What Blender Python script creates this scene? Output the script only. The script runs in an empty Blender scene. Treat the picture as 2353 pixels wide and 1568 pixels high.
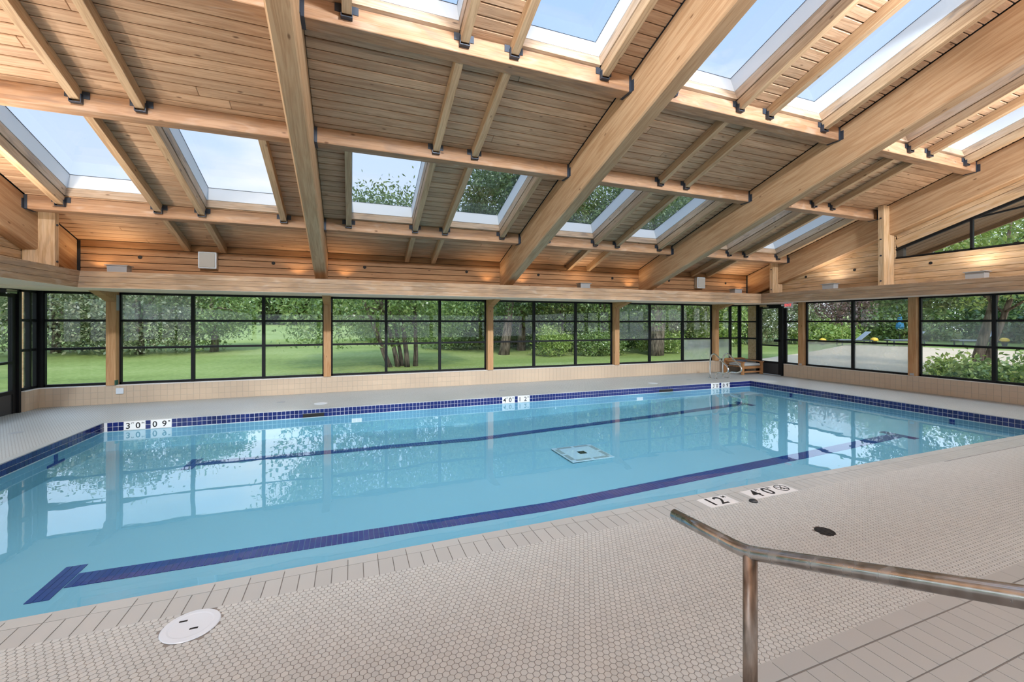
import bpy, bmesh, math, random
import numpy as np
from mathutils import Matrix, Vector
random.seed(7); RNG = np.random.default_rng(11)
R = math.radians
scene = bpy.context.scene
col = scene.collection

# ------------------------------------------------------------------ camera
cam_d = bpy.data.cameras.new('camera'); cam = bpy.data.objects.new('camera', cam_d); col.objects.link(cam)
cam.location = (0, 0, 1.55); cam.rotation_euler = (R(90), 0, R(-20.75))
cam_d.sensor_width = 36; cam_d.lens = 975 / 2353 * 36; cam_d.shift_y = -40.5 / 2353
cam_d.clip_start = 0.05; cam_d.clip_end = 600
scene.camera = cam
# ------------------------------------------------------------------ sky
W = bpy.data.worlds.new('world'); scene.world = W; W.use_nodes = True
nt = W.node_tree; nt.nodes.clear()
def wn(t, **k):
    n = nt.nodes.new(t)
    for a, b in k.items(): setattr(n, a, b)
    return n
tc = wn('ShaderNodeTexCoord'); sep = wn('ShaderNodeSeparateXYZ'); nt.links.new(tc.outputs['Generated'], sep.inputs[0])
ramp = wn('ShaderNodeValToRGB'); nt.links.new(sep.outputs['Z'], ramp.inputs[0])
ramp.color_ramp.elements[0].position = 0.0; ramp.color_ramp.elements[0].color = (.80, .89, 1.0, 1)
ramp.color_ramp.elements[1].position = 0.8; ramp.color_ramp.elements[1].color = (.34, .56, .92, 1)
mp = wn('ShaderNodeMapping'); mp.inputs['Scale'].default_value = (1.6, 1.6, 4.5); nt.links.new(tc.outputs['Generated'], mp.inputs[0])
nz = wn('ShaderNodeTexNoise'); nz.inputs['Scale'].default_value = 2.1; nz.inputs['Detail'].default_value = 6; nt.links.new(mp.outputs[0], nz.inputs[0])
cr = wn('ShaderNodeValToRGB'); cr.color_ramp.elements[0].position = .52; cr.color_ramp.elements[1].position = .74
nt.links.new(nz.outputs[0], cr.inputs[0])
mx = wn('ShaderNodeMix', data_type='RGBA'); nt.links.new(cr.outputs[0], mx.inputs[0]); nt.links.new(ramp.outputs[0], mx.inputs[6])
mx.inputs[7].default_value = (.97, .98, 1.0, 1)
bg = wn('ShaderNodeBackground'); bg.inputs[1].default_value = 1.8; nt.links.new(mx.outputs[2], bg.inputs[0])
wo = wn('ShaderNodeOutputWorld'); nt.links.new(bg.outputs[0], wo.inputs[0])
# ------------------------------------------------------------------ sun
sd = bpy.data.lights.new('sun', 'SUN'); sun = bpy.data.objects.new('sun', sd); col.objects.link(sun)
sd.energy = 2.4; sd.angle = R(4); sd.color = (1.0, .95, .86)
sun.rotation_euler = Vector((0.04, 0.74, -0.74)).to_track_quat('-Z', 'Y').to_euler()
FILL_UP, FILL_DOWN, FILL_FLOOD_W, SIDE_W = 130.0, 30.0, 100.0, 44.0      # added unseen fill lamps under the ridge; side-shelf uplights
UPLIGHT_W = 2.0; COVE_W = 5.0       # uplight boxes on the shelf
# ------------------------------------------------------------------ view
vs = scene.view_settings
vs.view_transform = 'Standard'; vs.look = 'None'; vs.exposure = 0.30; vs.gamma = 1.0; vs.use_curve_mapping = False
cy = scene.cycles
cy.use_denoising = True; cy.time_limit = 950; cy.max_bounces = 4; cy.diffuse_bounces = 2; cy.glossy_bounces = 2; cy.transmission_bounces = 4
cy.transparent_max_bounces = 10; cy.caustics_reflective = False; cy.caustics_refractive = False
cy.use_adaptive_sampling = True; cy.adaptive_threshold = 0.05; cy.sample_clamp_indirect = 6

# ================================================================== materials
MATS = {}
class NT:
    def __init__(s, name):
        s.m = bpy.data.materials.new(name); s.m.use_nodes = True; s.t = s.m.node_tree; s.t.nodes.clear()
        s.out = s.n('ShaderNodeOutputMaterial'); MATS[name] = s.m
    def n(s, t, ins=None, **k):
        x = s.t.nodes.new(t)
        for a, b in k.items(): setattr(x, a, b)
        for a, b in (ins or {}).items():
            if hasattr(b, 'is_output') or isinstance(b, bpy.types.NodeSocket): s.t.links.new(b, x.inputs[a])
            else: x.inputs[a].default_value = b
        return x
    def l(s, a, b): s.t.links.new(a, b)
    def math(s, op, a, b=None, c=None):
        x = s.t.nodes.new('ShaderNodeMath'); x.operation = op
        for i, v in enumerate((a, b, c)):
            if v is None: continue
            if isinstance(v, bpy.types.NodeSocket): s.l(v, x.inputs[i])
            else: x.inputs[i].default_value = v
        return x.outputs[0]
    def mix(s, f, a, b, mode='MIX'):
        x = s.t.nodes.new('ShaderNodeMix'); x.data_type = 'RGBA'; x.blend_type = mode
        for i, v in ((0, f), (6, a), (7, b)):
            if isinstance(v, bpy.types.NodeSocket): s.l(v, x.inputs[i])
            else: x.inputs[i].default_value = v if i == 0 else (v if len(v) == 4 else (*v, 1))
        return x.outputs[2]
    def ramp(s, f, p):
        x = s.t.nodes.new('ShaderNodeValToRGB'); e = x.color_ramp.elements
        while len(e) < len(p): e.new(.5)
        for i, (q, c) in enumerate(p):
            e[i].position = q; e[i].color = (c, c, c, 1) if isinstance(c, (int, float)) else (*c, 1)
        s.l(f, x.inputs[0]); return x.outputs[0]
    def princ(s, color, rough=.6, metal=0.0, spec=.5, bump=None, bstr=.2, bdist=.01):
        p = s.t.nodes.new('ShaderNodeBsdfPrincipled')
        for k, v in (('Base Color', color), ('Roughness', rough), ('Metallic', metal), ('Specular IOR Level', spec)):
            if isinstance(v, bpy.types.NodeSocket): s.l(v, p.inputs[k])
            else: p.inputs[k].default_value = (*v, 1) if k == 'Base Color' else v
        if bump is not None:
            b = s.n('ShaderNodeBump', {'Strength': bstr, 'Distance': bdist, 'Height': bump}); s.l(b.outputs[0], p.inputs['Normal'])
        s.l(p.outputs[0], s.out.inputs[0]); return p

def plain(name, c, rough=.6, metal=0.0, spec=.5, var=0.0):
    t = NT(name)
    if var:
        o = t.n('ShaderNodeObjectInfo'); v = t.math('MULTIPLY_ADD', o.outputs['Random'], var, 1 - var / 2)
        hv = t.n('ShaderNodeHueSaturation', {'Color': (*c, 1), 'Value': v}); t.princ(hv.outputs[0], rough, metal, spec)
    else: t.princ(c, rough, metal, spec)
    return t.m

def wood(name, light, dark, knots=True, stain=0.0, scale=1.0, var=.22, rough=.62):
    """grain runs along local X"""
    t = NT(name)
    tc = t.n('ShaderNodeTexCoord'); oi = t.n('ShaderNodeObjectInfo')
    rv = t.n('ShaderNodeCombineXYZ', {0: t.math('MULTIPLY', oi.outputs['Random'], 37.), 1: t.math('MULTIPLY', oi.outputs['Random'], 11.), 2: t.math('MULTIPLY', oi.outputs['Random'], 23.)})
    ad = t.n('ShaderNodeVectorMath', {0: tc.outputs['Object'], 1: rv.outputs[0]}, operation='ADD')
    m1 = t.n('ShaderNodeMapping', {'Vector': ad.outputs[0], 'Scale': (.9 * scale, 14 * scale, 14 * scale)})
    n1 = t.n('ShaderNodeTexNoise', {'Vector': m1.outputs[0], 'Scale': 1.6, 'Detail': 3., 'Roughness': .62, 'Distortion': .9})
    m2 = t.n('ShaderNodeMapping', {'Vector': ad.outputs[0], 'Scale': (2.5 * scale, 70 * scale, 70 * scale)})
    n2 = t.n('ShaderNodeTexNoise', {'Vector': m2.outputs[0], 'Scale': 1.5, 'Detail': 1.})
    f = t.math('ADD', t.math('MULTIPLY', n1.outputs[0], .75), t.math('MULTIPLY', n2.outputs[0], .25))
    fac = t.ramp(f, [(.39, 0.), (.58, 1.)])
    c = t.mix(fac, dark, light)
    if knots:
        m3 = t.n('ShaderNodeMapping', {'Vector': ad.outputs[0], 'Scale': (2.6, 6.0, 6.0)})
        v = t.n('ShaderNodeTexVoronoi', {'Vector': m3.outputs[0], 'Scale': 1.25})
        k = t.ramp(v.outputs['Distance'], [(.05, 1.), (.12, 0.)])
        sel = t.ramp(t.n('ShaderNodeSeparateColor', {0: v.outputs['Color']}).outputs[0], [(.55, 0.), (.6, 1.)])
        c = t.mix(t.math('MULTIPLY', t.math('MULTIPLY', k, sel), .85), c, (dark[0] * .35, dark[1] * .28, dark[2] * .22))
    if stain:
        m4 = t.n('ShaderNodeMapping', {'Vector': ad.outputs[0], 'Scale': (1.1, 4.5, 4.5)})
        n4 = t.n('ShaderNodeTexNoise', {'Vector': m4.outputs[0], 'Scale': 1.7, 'Detail': 2., 'Distortion': 1.2})
        s1 = t.ramp(n4.outputs[0], [(.52, 0.), (.70, 1.)])
        c = t.mix(t.math('MULTIPLY', s1, stain), c, (.16, .13, .125))
        s2 = t.ramp(n4.outputs[0], [(.30, 1.), (.44, 0.)])
        c = t.mix(t.math('MULTIPLY', s2, stain * .7), c, (.72, .60, .50))
    v = t.math('MULTIPLY_ADD', oi.outputs['Random'], var, 1 - var / 2)
    hv = t.n('ShaderNodeHueSaturation', {'Color': c, 'Value': v})
    t.princ(hv.outputs[0], rough, 0, .35, bump=fac, bstr=.18, bdist=.004)
    return t.m

wood('wood_plank', (.64, .40, .24), (.47, .265, .145), var=.26)
wood('wood_rafter', (.62, .385, .215), (.48, .265, .13), scale=.8, var=.06)
wood('wood_purlin', (.51, .29, .16), (.39, .20, .10), var=.08, stain=.3)
wood('wood_joist', (.62, .41, .235), (.46, .275, .145), var=.2)
wood('wood_curb', (.70, .50, .34), (.55, .36, .22), stain=.45, var=.1)
wood('wood_wall', (.44, .23, .105), (.32, .15, .062), var=.26)
wood('wood_gable', (.72, .50, .30), (.56, .34, .17), var=.16, stain=.32)
wood('wood_band', (.48, .30, .18), (.36, .21, .115), knots=False, stain=.3, var=.1)
wood('wood_post', (.57, .32, .15), (.45, .22, .09), var=.1)
wood('wood_bench', (.55, .27, .11), (.40, .17, .06), knots=False, var=.15)
plain('black_metal', (.006, .006, .007), .5, spec=.25)
plain('hanger_metal', (.045, .055, .075), .45, .3)
plain('white_frame', (.86, .86, .86), .4)
plain('cream_soffit', (.93, .72, .59), .7)
plain('sill_white', (.82, .74, .66), .5)
plain('grout', (.50, .44, .37), .9)
plain('grout_dark', (.22, .20, .18), .9)
plain('beige_tile', (.60, .46, .33), .32, var=.05)
plain('coping_tile', (.475, .475, .45), .38, var=.07)
plain('border_tile', (.435, .436, .415), .33, var=.05)
plain('navy_tile', (.012, .020, .115), .12, var=.5, spec=.6)
plain('lane_tile', (.004, .035, .22), .3, var=.16)
plain('marker_tile', (.80, .79, .77), .25)
plain('ink', (.012, .012, .013), .5)
plain('white_plastic', (.72, .76, .80), .3)
plain('grey_fixture', (.42, .42, .42), .5)
plain('speaker_cloth', (.50, .47, .42), .8)
plain('dark_hole', (.012, .010, .009), .8)
plain('door_grey', (.035, .037, .04), .4)
plain('chrome', (.78, .77, .74), .16, 1.0)
plain('cushion_grey', (.55, .53, .50), .9)
plain('cushion_dark', (.10, .11, .14), .9)
plain('green_tape', (.03, .10, .06), .6)
plain('roof_black', (.05, .05, .05), .9)
plain('exit_white', (.85, .85, .85), .4)
plain('mesh_grey', (.30, .33, .38), .8)
plain('yellow_float', (.95, .55, .05), .5)
plain('blue_cloth', (.05, .22, .40), .8)
plain('patio_stone', (.60, .46, .32), .9, var=.1)

def m_em(name, c, s):
    t = NT(name); e = t.n('ShaderNodeEmission', {'Color': (*c, 1), 'Strength': s}); t.l(e.outputs[0], t.out.inputs[0])
m_em('exit_red', (1., .08, .08), .9); m_em('lamp_glow', (1., .80, .55), 3.0); m_em('pool_lens', (.9, .97, 1.), 1.1)

def m_hex(name):
    """hexagonal mosaic: pitch 0.0325 across flats, for decks too far off to build tile by tile"""
    t = NT(name); tc = t.n('ShaderNodeTexCoord'); s = t.n('ShaderNodeSeparateXYZ', {0: tc.outputs['Object']})
    p = HEX; ry = p * math.sqrt(3)
    def cell(ox, oy):
        ax = t.math('SUBTRACT', t.math('FLOORED_MODULO', t.math('ADD', s.outputs[0], ox), p), p / 2)
        ay = t.math('SUBTRACT', t.math('FLOORED_MODULO', t.math('ADD', s.outputs[1], oy), ry), ry / 2)
        ax = t.math('ABSOLUTE', ax); ay = t.math('ABSOLUTE', ay)
        return t.math('MAXIMUM', ax, t.math('ADD', t.math('MULTIPLY', ax, .5), t.math('MULTIPLY', ay, .8660254)))
    ox, oy = p / 2 - HC[0], ry / 2 - HC[1]
    d = t.math('MINIMUM', cell(ox, oy), cell(ox + p / 2, oy + ry / 2))
    f = t.ramp(t.math('DIVIDE', d, p / 2), [(.86, 0.), (.93, 1.)])
    n = t.n('ShaderNodeTexNoise', {'Vector': tc.outputs['Object'], 'Scale': .9, 'Detail': 3.})
    base = t.mix(t.ramp(n.outputs[0], [(.35, 0.), (.65, 1.)]), (.545, .545, .515), (.58, .58, .55))
    c = t.mix(f, base, (.30, .265, .235))
    t.princ(c, t.math('MULTIPLY_ADD', f, .4, .42), 0, .4, bump=t.math('SUBTRACT', 1., f), bstr=.25, bdist=.002)
HEX = .0325; HC = (-1.9 + HEX / 2, 1.402)
m_hex('hex_floor')
t = NT('hex_tile_mat'); g = t.n('ShaderNodeNewGeometry'); tc = t.n('ShaderNodeTexCoord'); oi = t.n('ShaderNodeObjectInfo')
v = t.math('MULTIPLY_ADD', t.math('FRACT', t.math('ADD', g.outputs['Random Per Island'], oi.outputs['Random'])), .10, .95)
t.princ(t.n('ShaderNodeHueSaturation', {'Color': (.555, .552, .52, 1), 'Value': v}).outputs[0], .42, 0, .4)
plain('hex_grout', (.27, .235, .205), .9)

t = NT('pool_plaster'); tc = t.n('ShaderNodeTexCoord')
n = t.n('ShaderNodeTexNoise', {'Vector': tc.outputs['Object'], 'Scale': .6, 'Detail': 3.})
t.princ(t.mix(t.ramp(n.outputs[0], [(.3, 0.), (.7, 1.)]), (.31, .515, .59), (.335, .54, .61)), .8, 0, .2)

def m_water():
    t = NT('water'); tc = t.n('ShaderNodeTexCoord')
    m = t.n('ShaderNodeMapping', {'Vector': tc.outputs['Object'], 'Scale': (.55, 1., 1.)})
    n1 = t.n('ShaderNodeTexNoise', {'Vector': m.outputs[0], 'Scale': 1.6, 'Detail': 2., 'Roughness': .4})
    n2 = t.n('ShaderNodeTexNoise', {'Vector': m.outputs[0], 'Scale': 7., 'Detail': 2.})
    h = t.math('ADD', n1.outputs[0], t.math('MULTIPLY', n2.outputs[0], .06))
    b = t.n('ShaderNodeBump', {'Strength': 1.0, 'Distance': .0035, 'Height': h})
    geo = t.n('ShaderNodeNewGeometry')
    fr = t.n('ShaderNodeFresnel', {'IOR': t.math('MULTIPLY_ADD', geo.outputs['Backfacing'], 1 / 1.43 - 1.43, 1.43), 'Normal': b.outputs[0]})
    tr = t.n('ShaderNodeBsdfTransparent', {'Color': (.72, .91, .98, 1)})
    gl = t.n('ShaderNodeBsdfGlossy', {'Color': (1, 1, 1, 1), 'Roughness': .0, 'Normal': b.outputs[0]})
    mx = t.n('ShaderNodeMixShader', {0: fr.outputs[0], 1: tr.outputs[0], 2: gl.outputs[0]})
    t.l(mx.outputs[0], t.out.inputs[0])
m_water()
def m_glass(name, tint, fog=0.0):
    t = NT(name); geo = t.n('ShaderNodeNewGeometry')
    fr = t.n('ShaderNodeFresnel', {'IOR': t.math('MULTIPLY_ADD', geo.outputs['Backfacing'], 1 / 1.3 - 1.3, 1.3)})
    tr = t.n('ShaderNodeBsdfTransparent', {'Color': (*tint, 1)}); gl = t.n('ShaderNodeBsdfGlossy', {'Color': (1, 1, 1, 1), 'Roughness': .01})
    a = tr
    if fog:
        tcn = t.n('ShaderNodeTexCoord'); n = t.n('ShaderNodeTexNoise', {'Vector': tcn.outputs['Object'], 'Scale': 1.6, 'Detail': 5.})
        tl = t.n('ShaderNodeBsdfTranslucent', {'Color': (.9, .9, .88, 1)}); df = t.n('ShaderNodeBsdfDiffuse', {'Color': (.75, .75, .72, 1)})
        ms = t.n('ShaderNodeMixShader', {0: .5, 1: tl.outputs[0], 2: df.outputs[0]})
        a = t.n('ShaderNodeMixShader', {0: t.math('MULTIPLY', t.ramp(n.outputs[0], [(.3, .5), (.65, 1.)]), fog), 1: tr.outputs[0], 2: ms.outputs[0]})
    mx = t.n('ShaderNodeMixShader', {0: fr.outputs[0], 1: a.outputs[0], 2: gl.outputs[0]}); t.l(mx.outputs[0], t.out.inputs[0])
m_glass('glass', (.97, .98, .975)); m_glass('glass_skylight', (.70, .71, .72)); m_glass('glass_fogged', (.93, .95, .94), .42); m_glass('glass_haze', (.93, .95, .94), .14)

t = NT('rail_steel'); tc = t.n('ShaderNodeTexCoord')
n = t.n('ShaderNodeTexNoise', {'Vector': t.n('ShaderNodeMapping', {'Vector': tc.outputs['Object'], 'Scale': (30., 30., 6.)}).outputs[0], 'Scale': 1., 'Detail': 5.})
t.princ(t.ramp(n.outputs[0], [(.35, (.42, .41, .40)), (.65, (.62, .61, .60))]), t.ramp(n.outputs[0], [(.3, .16), (.7, .32)]), 1.0)
t = NT('rail_post'); tc = t.n('ShaderNodeTexCoord')
n = t.n('ShaderNodeTexNoise', {'Vector': t.n('ShaderNodeMapping', {'Vector': tc.outputs['Object'], 'Scale': (30., 30., 7.)}).outputs[0], 'Scale': 1.3, 'Detail': 6.})
t.princ(t.ramp(n.outputs[0], [(.35, (.13, .09, .065)), (.68, (.40, .32, .26))]), .38, .75)

def m_grass():
    t = NT('lawn_grass'); tc = t.n('ShaderNodeTexCoord')
    n1 = t.n('ShaderNodeTexNoise', {'Vector': t.n('ShaderNodeMapping', {'Vector': tc.outputs['Object'], 'Scale': (.25, .6, 1.)}).outputs[0], 'Scale': .5, 'Detail': 5.})
    n2 = t.n('ShaderNodeTexNoise', {'Vector': tc.outputs['Object'], 'Scale': 9., 'Detail': 4.})
    f = t.math('ADD', t.math('MULTIPLY', n1.outputs[0], .6), t.math('MULTIPLY', n2.outputs[0], .4))
    c = t.ramp(f, [(.35, (.14, .19, .045)), (.5, (.22, .285, .075)), (.66, (.32, .365, .135))])
    t.princ(c, .9, 0, .2, bump=n2.outputs[0], bstr=.5, bdist=.05)
m_grass()
def m_leaf(name, a, b, c):
    t = NT(name); g = t.n('ShaderNodeNewGeometry')
    k = t.ramp(g.outputs['Random Per Island'], [(0., a), (.55, b), (1., c)])
    df = t.n('ShaderNodeBsdfDiffuse', {'Color': k}); tl = t.n('ShaderNodeBsdfTranslucent', {'Color': k})
    gl = t.n('ShaderNodeBsdfGlossy', {'Color': (.9, .95, 1., 1), 'Roughness': .35})
    m1 = t.n('ShaderNodeMixShader', {0: .35, 1: df.outputs[0], 2: tl.outputs[0]})
    m2 = t.n('ShaderNodeMixShader', {0: .05, 1: m1.outputs[0], 2: gl.outputs[0]}); t.l(m2.outputs[0], t.out.inputs[0])
m_leaf('leaf_mid', (.12, .20, .05), (.22, .33, .09), (.40, .50, .18))
m_leaf('leaf_dark', (.07, .125, .04), (.13, .22, .07), (.26, .36, .13))
m_leaf('leaf_olive', (.13, .18, .08), (.25, .29, .14), (.48, .48, .30))
m_leaf('leaf_bright', (.18, .28, .05), (.33, .46, .10), (.55, .62, .22))
m_leaf('leaf_maroon', (.13, .07, .06), (.24, .14, .12), (.36, .27, .20))
t = NT('bark'); tc = t.n('ShaderNodeTexCoord')
n = t.n('ShaderNodeTexNoise', {'Vector': t.n('ShaderNodeMapping', {'Vector': tc.outputs['Object'], 'Scale': (9., 9., 1.6)}).outputs[0], 'Scale': 1.6, 'Detail': 5.})
t.princ(t.ramp(n.outputs[0], [(.35, (.06, .045, .035)), (.65, (.24, .19, .15))]), .95, 0, .1, bump=n.outputs[0], bstr=.6, bdist=.03)

# ================================================================== mesh helpers
WM = {}
class MB:
    def __init__(s): s.v = []; s.f = []
    def add(s, vs, fs):
        b = len(s.v); s.v += [tuple(v) for v in vs]; s.f += [tuple(b + i for i in f) for f in fs]; return s
    def box(s, x0, x1, y0, y1, z0, z1):
        return s.add([(x0, y0, z0), (x1, y0, z0), (x1, y1, z0), (x0, y1, z0), (x0, y0, z1), (x1, y0, z1), (x1, y1, z1), (x0, y1, z1)],
                     [(0, 3, 2, 1), (4, 5, 6, 7), (0, 1, 5, 4), (1, 2, 6, 5), (2, 3, 7, 6), (3, 0, 4, 7)])
    def prism(s, poly, axis, a, b):
        """polygon extruded along an axis; poly gives the two other coordinates in order"""
        def P(p, q): return {'X': (q, p[0], p[1]), 'Y': (p[0], q, p[1]), 'Z': (p[0], p[1], q)}[axis]
        n = len(poly)
        return s.add([P(p, a) for p in poly] + [P(p, b) for p in poly],
                     [tuple(range(n))[::-1], tuple(range(n, 2 * n))] + [(i, (i + 1) % n, n + (i + 1) % n, n + i) for i in range(n)])
    def tube(s, path, rad, seg=10, cap=True):
        pts = [Vector(p) for p in path]; n = len(pts)
        rs = rad if isinstance(rad, (list, tuple)) else [rad] * n
        t0 = (pts[1] - pts[0]).normalized(); up = Vector((0, 0, 1)) if abs(t0.z) < .9 else Vector((1, 0, 0))
        u = t0.cross(up).normalized(); vs = []; fs = []
        for i, p in enumerate(pts):
            t = (pts[min(i + 1, n - 1)] - pts[max(i - 1, 0)]).normalized()
            u = (u - t * u.dot(t)).normalized(); w = t.cross(u)
            for k in range(seg):
                a = 2 * math.pi * k / seg; vs.append(p + (u * math.cos(a) + w * math.sin(a)) * rs[i])
        for i in range(n - 1):
            for k in range(seg):
                k2 = (k + 1) % seg; fs.append((i * seg + k, i * seg + k2, (i + 1) * seg + k2, (i + 1) * seg + k))
        if cap: fs += [tuple(range(seg))[::-1], tuple(range((n - 1) * seg, n * seg))]
        return s.add(vs, fs)
    def lathe(s, prof, cx, cy, seg=28):
        vs = []; fs = []
        for r, z in prof:
            for k in range(seg):
                a = 2 * math.pi * k / seg; vs.append((cx + r * math.cos(a), cy + r * math.sin(a), z))
        for i in range(len(prof) - 1):
            for k in range(seg):
                k2 = (k + 1) % seg; fs.append((i * seg + k, i * seg + k2, (i + 1) * seg + k2, (i + 1) * seg + k))
        fs += [tuple(range(seg))[::-1], tuple(range((len(prof) - 1) * seg, len(prof) * seg))]
        return s.add(vs, fs)
    def mesh(s, name, mat, smooth=False, bevel=0):
        m = bpy.data.meshes.new(name); m.from_pydata(s.v, [], s.f); m.update()
        if bevel:
            bm = bmesh.new(); bm.from_mesh(m)
            bmesh.ops.bevel(bm, geom=[e for e in bm.edges], offset=bevel, segments=1, affect='EDGES', clamp_overlap=True)
            bm.to_mesh(m); bm.free()
        m.materials.append(MATS[mat])
        if smooth:
            for p in m.polygons: p.use_smooth = True
        return m
def link(name, mesh, mw=None, parent=None, **props):
    o = bpy.data.objects.new(name, mesh); col.objects.link(o)
    mw = mw or Matrix.Identity(4); WM[o.name] = mw
    if parent is not None:
        o.parent = parent; o.matrix_parent_inverse = WM[parent.name].inverted()
    o.matrix_basis = mw
    for k, v in props.items(): o[k] = v
    return o
def put(mb, name, mat, parent=None, smooth=False, bevel=0, **props):
    """object whose origin sits at the centre of its base"""
    a = np.array(mb.v); c = (a.min(0) + a.max(0)) / 2; c[2] = a[:, 2].min()
    mb.v = [tuple(p) for p in (a - c)]
    return link(name, mb.mesh(name, mat, smooth, bevel), Matrix.Translation(Vector(c)), parent, **props)
def thing(name, loc, label=None, category=None, group=None, kind=None):
    o = link(name, None, Matrix.Translation(Vector(loc)))
    for k, v in (('label', label), ('category', category), ('group', group), ('kind', kind)):
        if v: o[k] = v
    return o
CACHE = {}
def boxmesh(lx, ly, lz, mat, bevel=0):
    k = (round(lx, 4), round(ly, 4), round(lz, 4), mat, bevel)
    if k not in CACHE: CACHE[k] = MB().box(-lx / 2, lx / 2, -ly / 2, ly / 2, -lz / 2, lz / 2).mesh('piece', mat, bevel=bevel)
    return CACHE[k]
def bar(name, p0, p1, w, h, mat, parent=None, bevel=.004, up=(0, 0, 1), **props):
    """timber from p0 to p1 (centre line); local X is its length"""
    p0 = Vector(p0); p1 = Vector(p1); d = p1 - p0; x = d.normalized(); z = Vector(up); z = (z - x * z.dot(x)).normalized(); y = z.cross(x)
    m = Matrix((x, y, z)).transposed().to_4x4(); m.translation = (p0 + p1) / 2
    return link(name, boxmesh(d.length, w, h, mat, bevel), m, parent, **props)
def text_mesh(body, size, mat, depth=.001):
    cu = bpy.data.curves.new('lettering', 'FONT'); cu.body = body; cu.size = size; cu.extrude = depth; cu.align_x = 'CENTER'; cu.align_y = 'CENTER'; cu.offset = size * .014
    o = bpy.data.objects.new('lettering_curve', cu); col.objects.link(o); bpy.context.view_layer.update()
    m = bpy.data.meshes.new_from_object(o.evaluated_get(bpy.context.evaluated_depsgraph_get()))
    bpy.data.objects.remove(o); bpy.data.curves.remove(cu); m.materials.clear(); m.materials.append(MATS[mat]); return m
def frame_m(x, y, z, origin):
    m = Matrix((Vector(x), Vector(y), Vector(z))).transposed().to_4x4(); m.translation = Vector(origin); return m

# ================================================================== layout numbers (metres)
TAN = .33; PHI = math.atan(TAN); CP, SP = math.cos(PHI), math.sin(PHI)
RIDGE_Y = 1.0
def zd(y): return 3.36 + TAN * (7.88 - y)                     # underside of the roof deck
NRM = Vector((0, SP, CP))
def rp(x, y, dn=0.0): return Vector((x, y, zd(y))) + NRM * dn
XC = [3.27 + 3.81 * k for k in (-2, -1, 0, 1, 2)]              # rafter centre lines
RW = .21
WALLY = 9.13                                                   # upper far wall
PX0, PX1, PY0, PY1 = -3.615, 10.08, 2.995, 8.45                # pool
WATER = -.15
FX0, FX1, FY0, FY1 = -5.37, 11.92, -8.0, 10.34                 # deck
# ================================================================== floor
fl = MB()
for a in ((FX0 - .3, FX1 + .3, PY1 + .03, FY1 + .3), (FX0 - .3, PX0 - .03, PY0 - .265, PY1 + .03), (PX1 + .03, FX1 + .3, PY0 - .265, PY1 + .03), (FX0 - .3, FX1 + .3, FY0 - .3, PY0 - .265)):
    fl.box(a[0], a[1], a[2], a[3], -.5, -.0001 if a is not None else 0)
fl.box(PX0 - .03, PX1 + .03, PY0 - .265, PY0 - .03, -.5, -.012)
m = fl.mesh('floor', 'hex_floor'); floor = link('floor', m, None, None, kind='structure')
# hexagonal tiles on the near deck, standing proud of the grout bed
HX0, HX1, HY0, HY1 = -1.9, 6.2, 1.405, 2.728
bed = put(MB().box(HX0, HX1, HY0, HY1, 0, .0006), 'grout_bed', 'hex_grout', floor)
def hexprism(r, h):
    a = [math.pi / 6 + k * math.pi / 3 for k in range(6)]
    vs = [(r * math.cos(t), r * math.sin(t), .0006) for t in a] + [(r * math.cos(t), r * math.sin(t), h - .0008) for t in a] + [(r * .90 * math.cos(t), r * .90 * math.sin(t), h) for t in a]
    fs = [tuple(range(12, 18))]
    for k in range(6): k2 = (k + 1) % 6; fs += [(k, k2, 6 + k2, 6 + k), (6 + k, 6 + k2, 12 + k2, 12 + k)]
    return vs, fs
HR = HEX / math.sqrt(3) * .905
hv, hf = hexprism(HR, .0032)
cells = []
ry = HEX * math.sqrt(3) / 2
for j in range(int((HY1 - HY0) / ry) + 2):
    for i in range(int((HX1 - HX0) / HEX) + 1):
        x = HX0 + HEX * (i + .5 + (j % 2) * .5); y = 1.402 + j * ry
        if y > HY1 + .009 or x > HX1: continue
        if (x + .767) ** 2 + (y - 2.612) ** 2 < .134 ** 2 or (x - 3.295) ** 2 + (y - 2.128) ** 2 < .070 ** 2: continue
        fw = x * .3543 + y * .9351; sx = 1176.5 + 975 * (x * .9351 - y * .3543) / fw; sy = 743.5 + 975 * 1.55 / fw
        inside = -10 < sx < 2360 and sy < 1575
        cells.append((fw if inside else 99 + fw, x, y, inside))
cells.sort()
hm = MB().add(hv, hf).mesh('hexagon_tile', 'hex_tile_mat')
for k, (_, x, y, _i) in enumerate(cells[:300]): link('hexagon_tile', hm, Matrix.Translation((x, y, 0)), floor)
rest = [(x, y) for _, x, y, ins in cells[300:]]
nv = len(hv); base = np.array(hv); V = (base[None] + np.array([(x, y, 0) for x, y in rest])[:, None, :]).reshape(-1, 3)
F = [tuple(b * nv + i for i in f) for b in range(len(rest)) for f in hf]
m = bpy.data.meshes.new('hexagon_tile_field'); m.from_pydata(V.tolist(), [], F); m.materials.append(MATS['hex_tile_mat'])
link('hexagon_tile_field', m, None, floor, kind='stuff')
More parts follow.
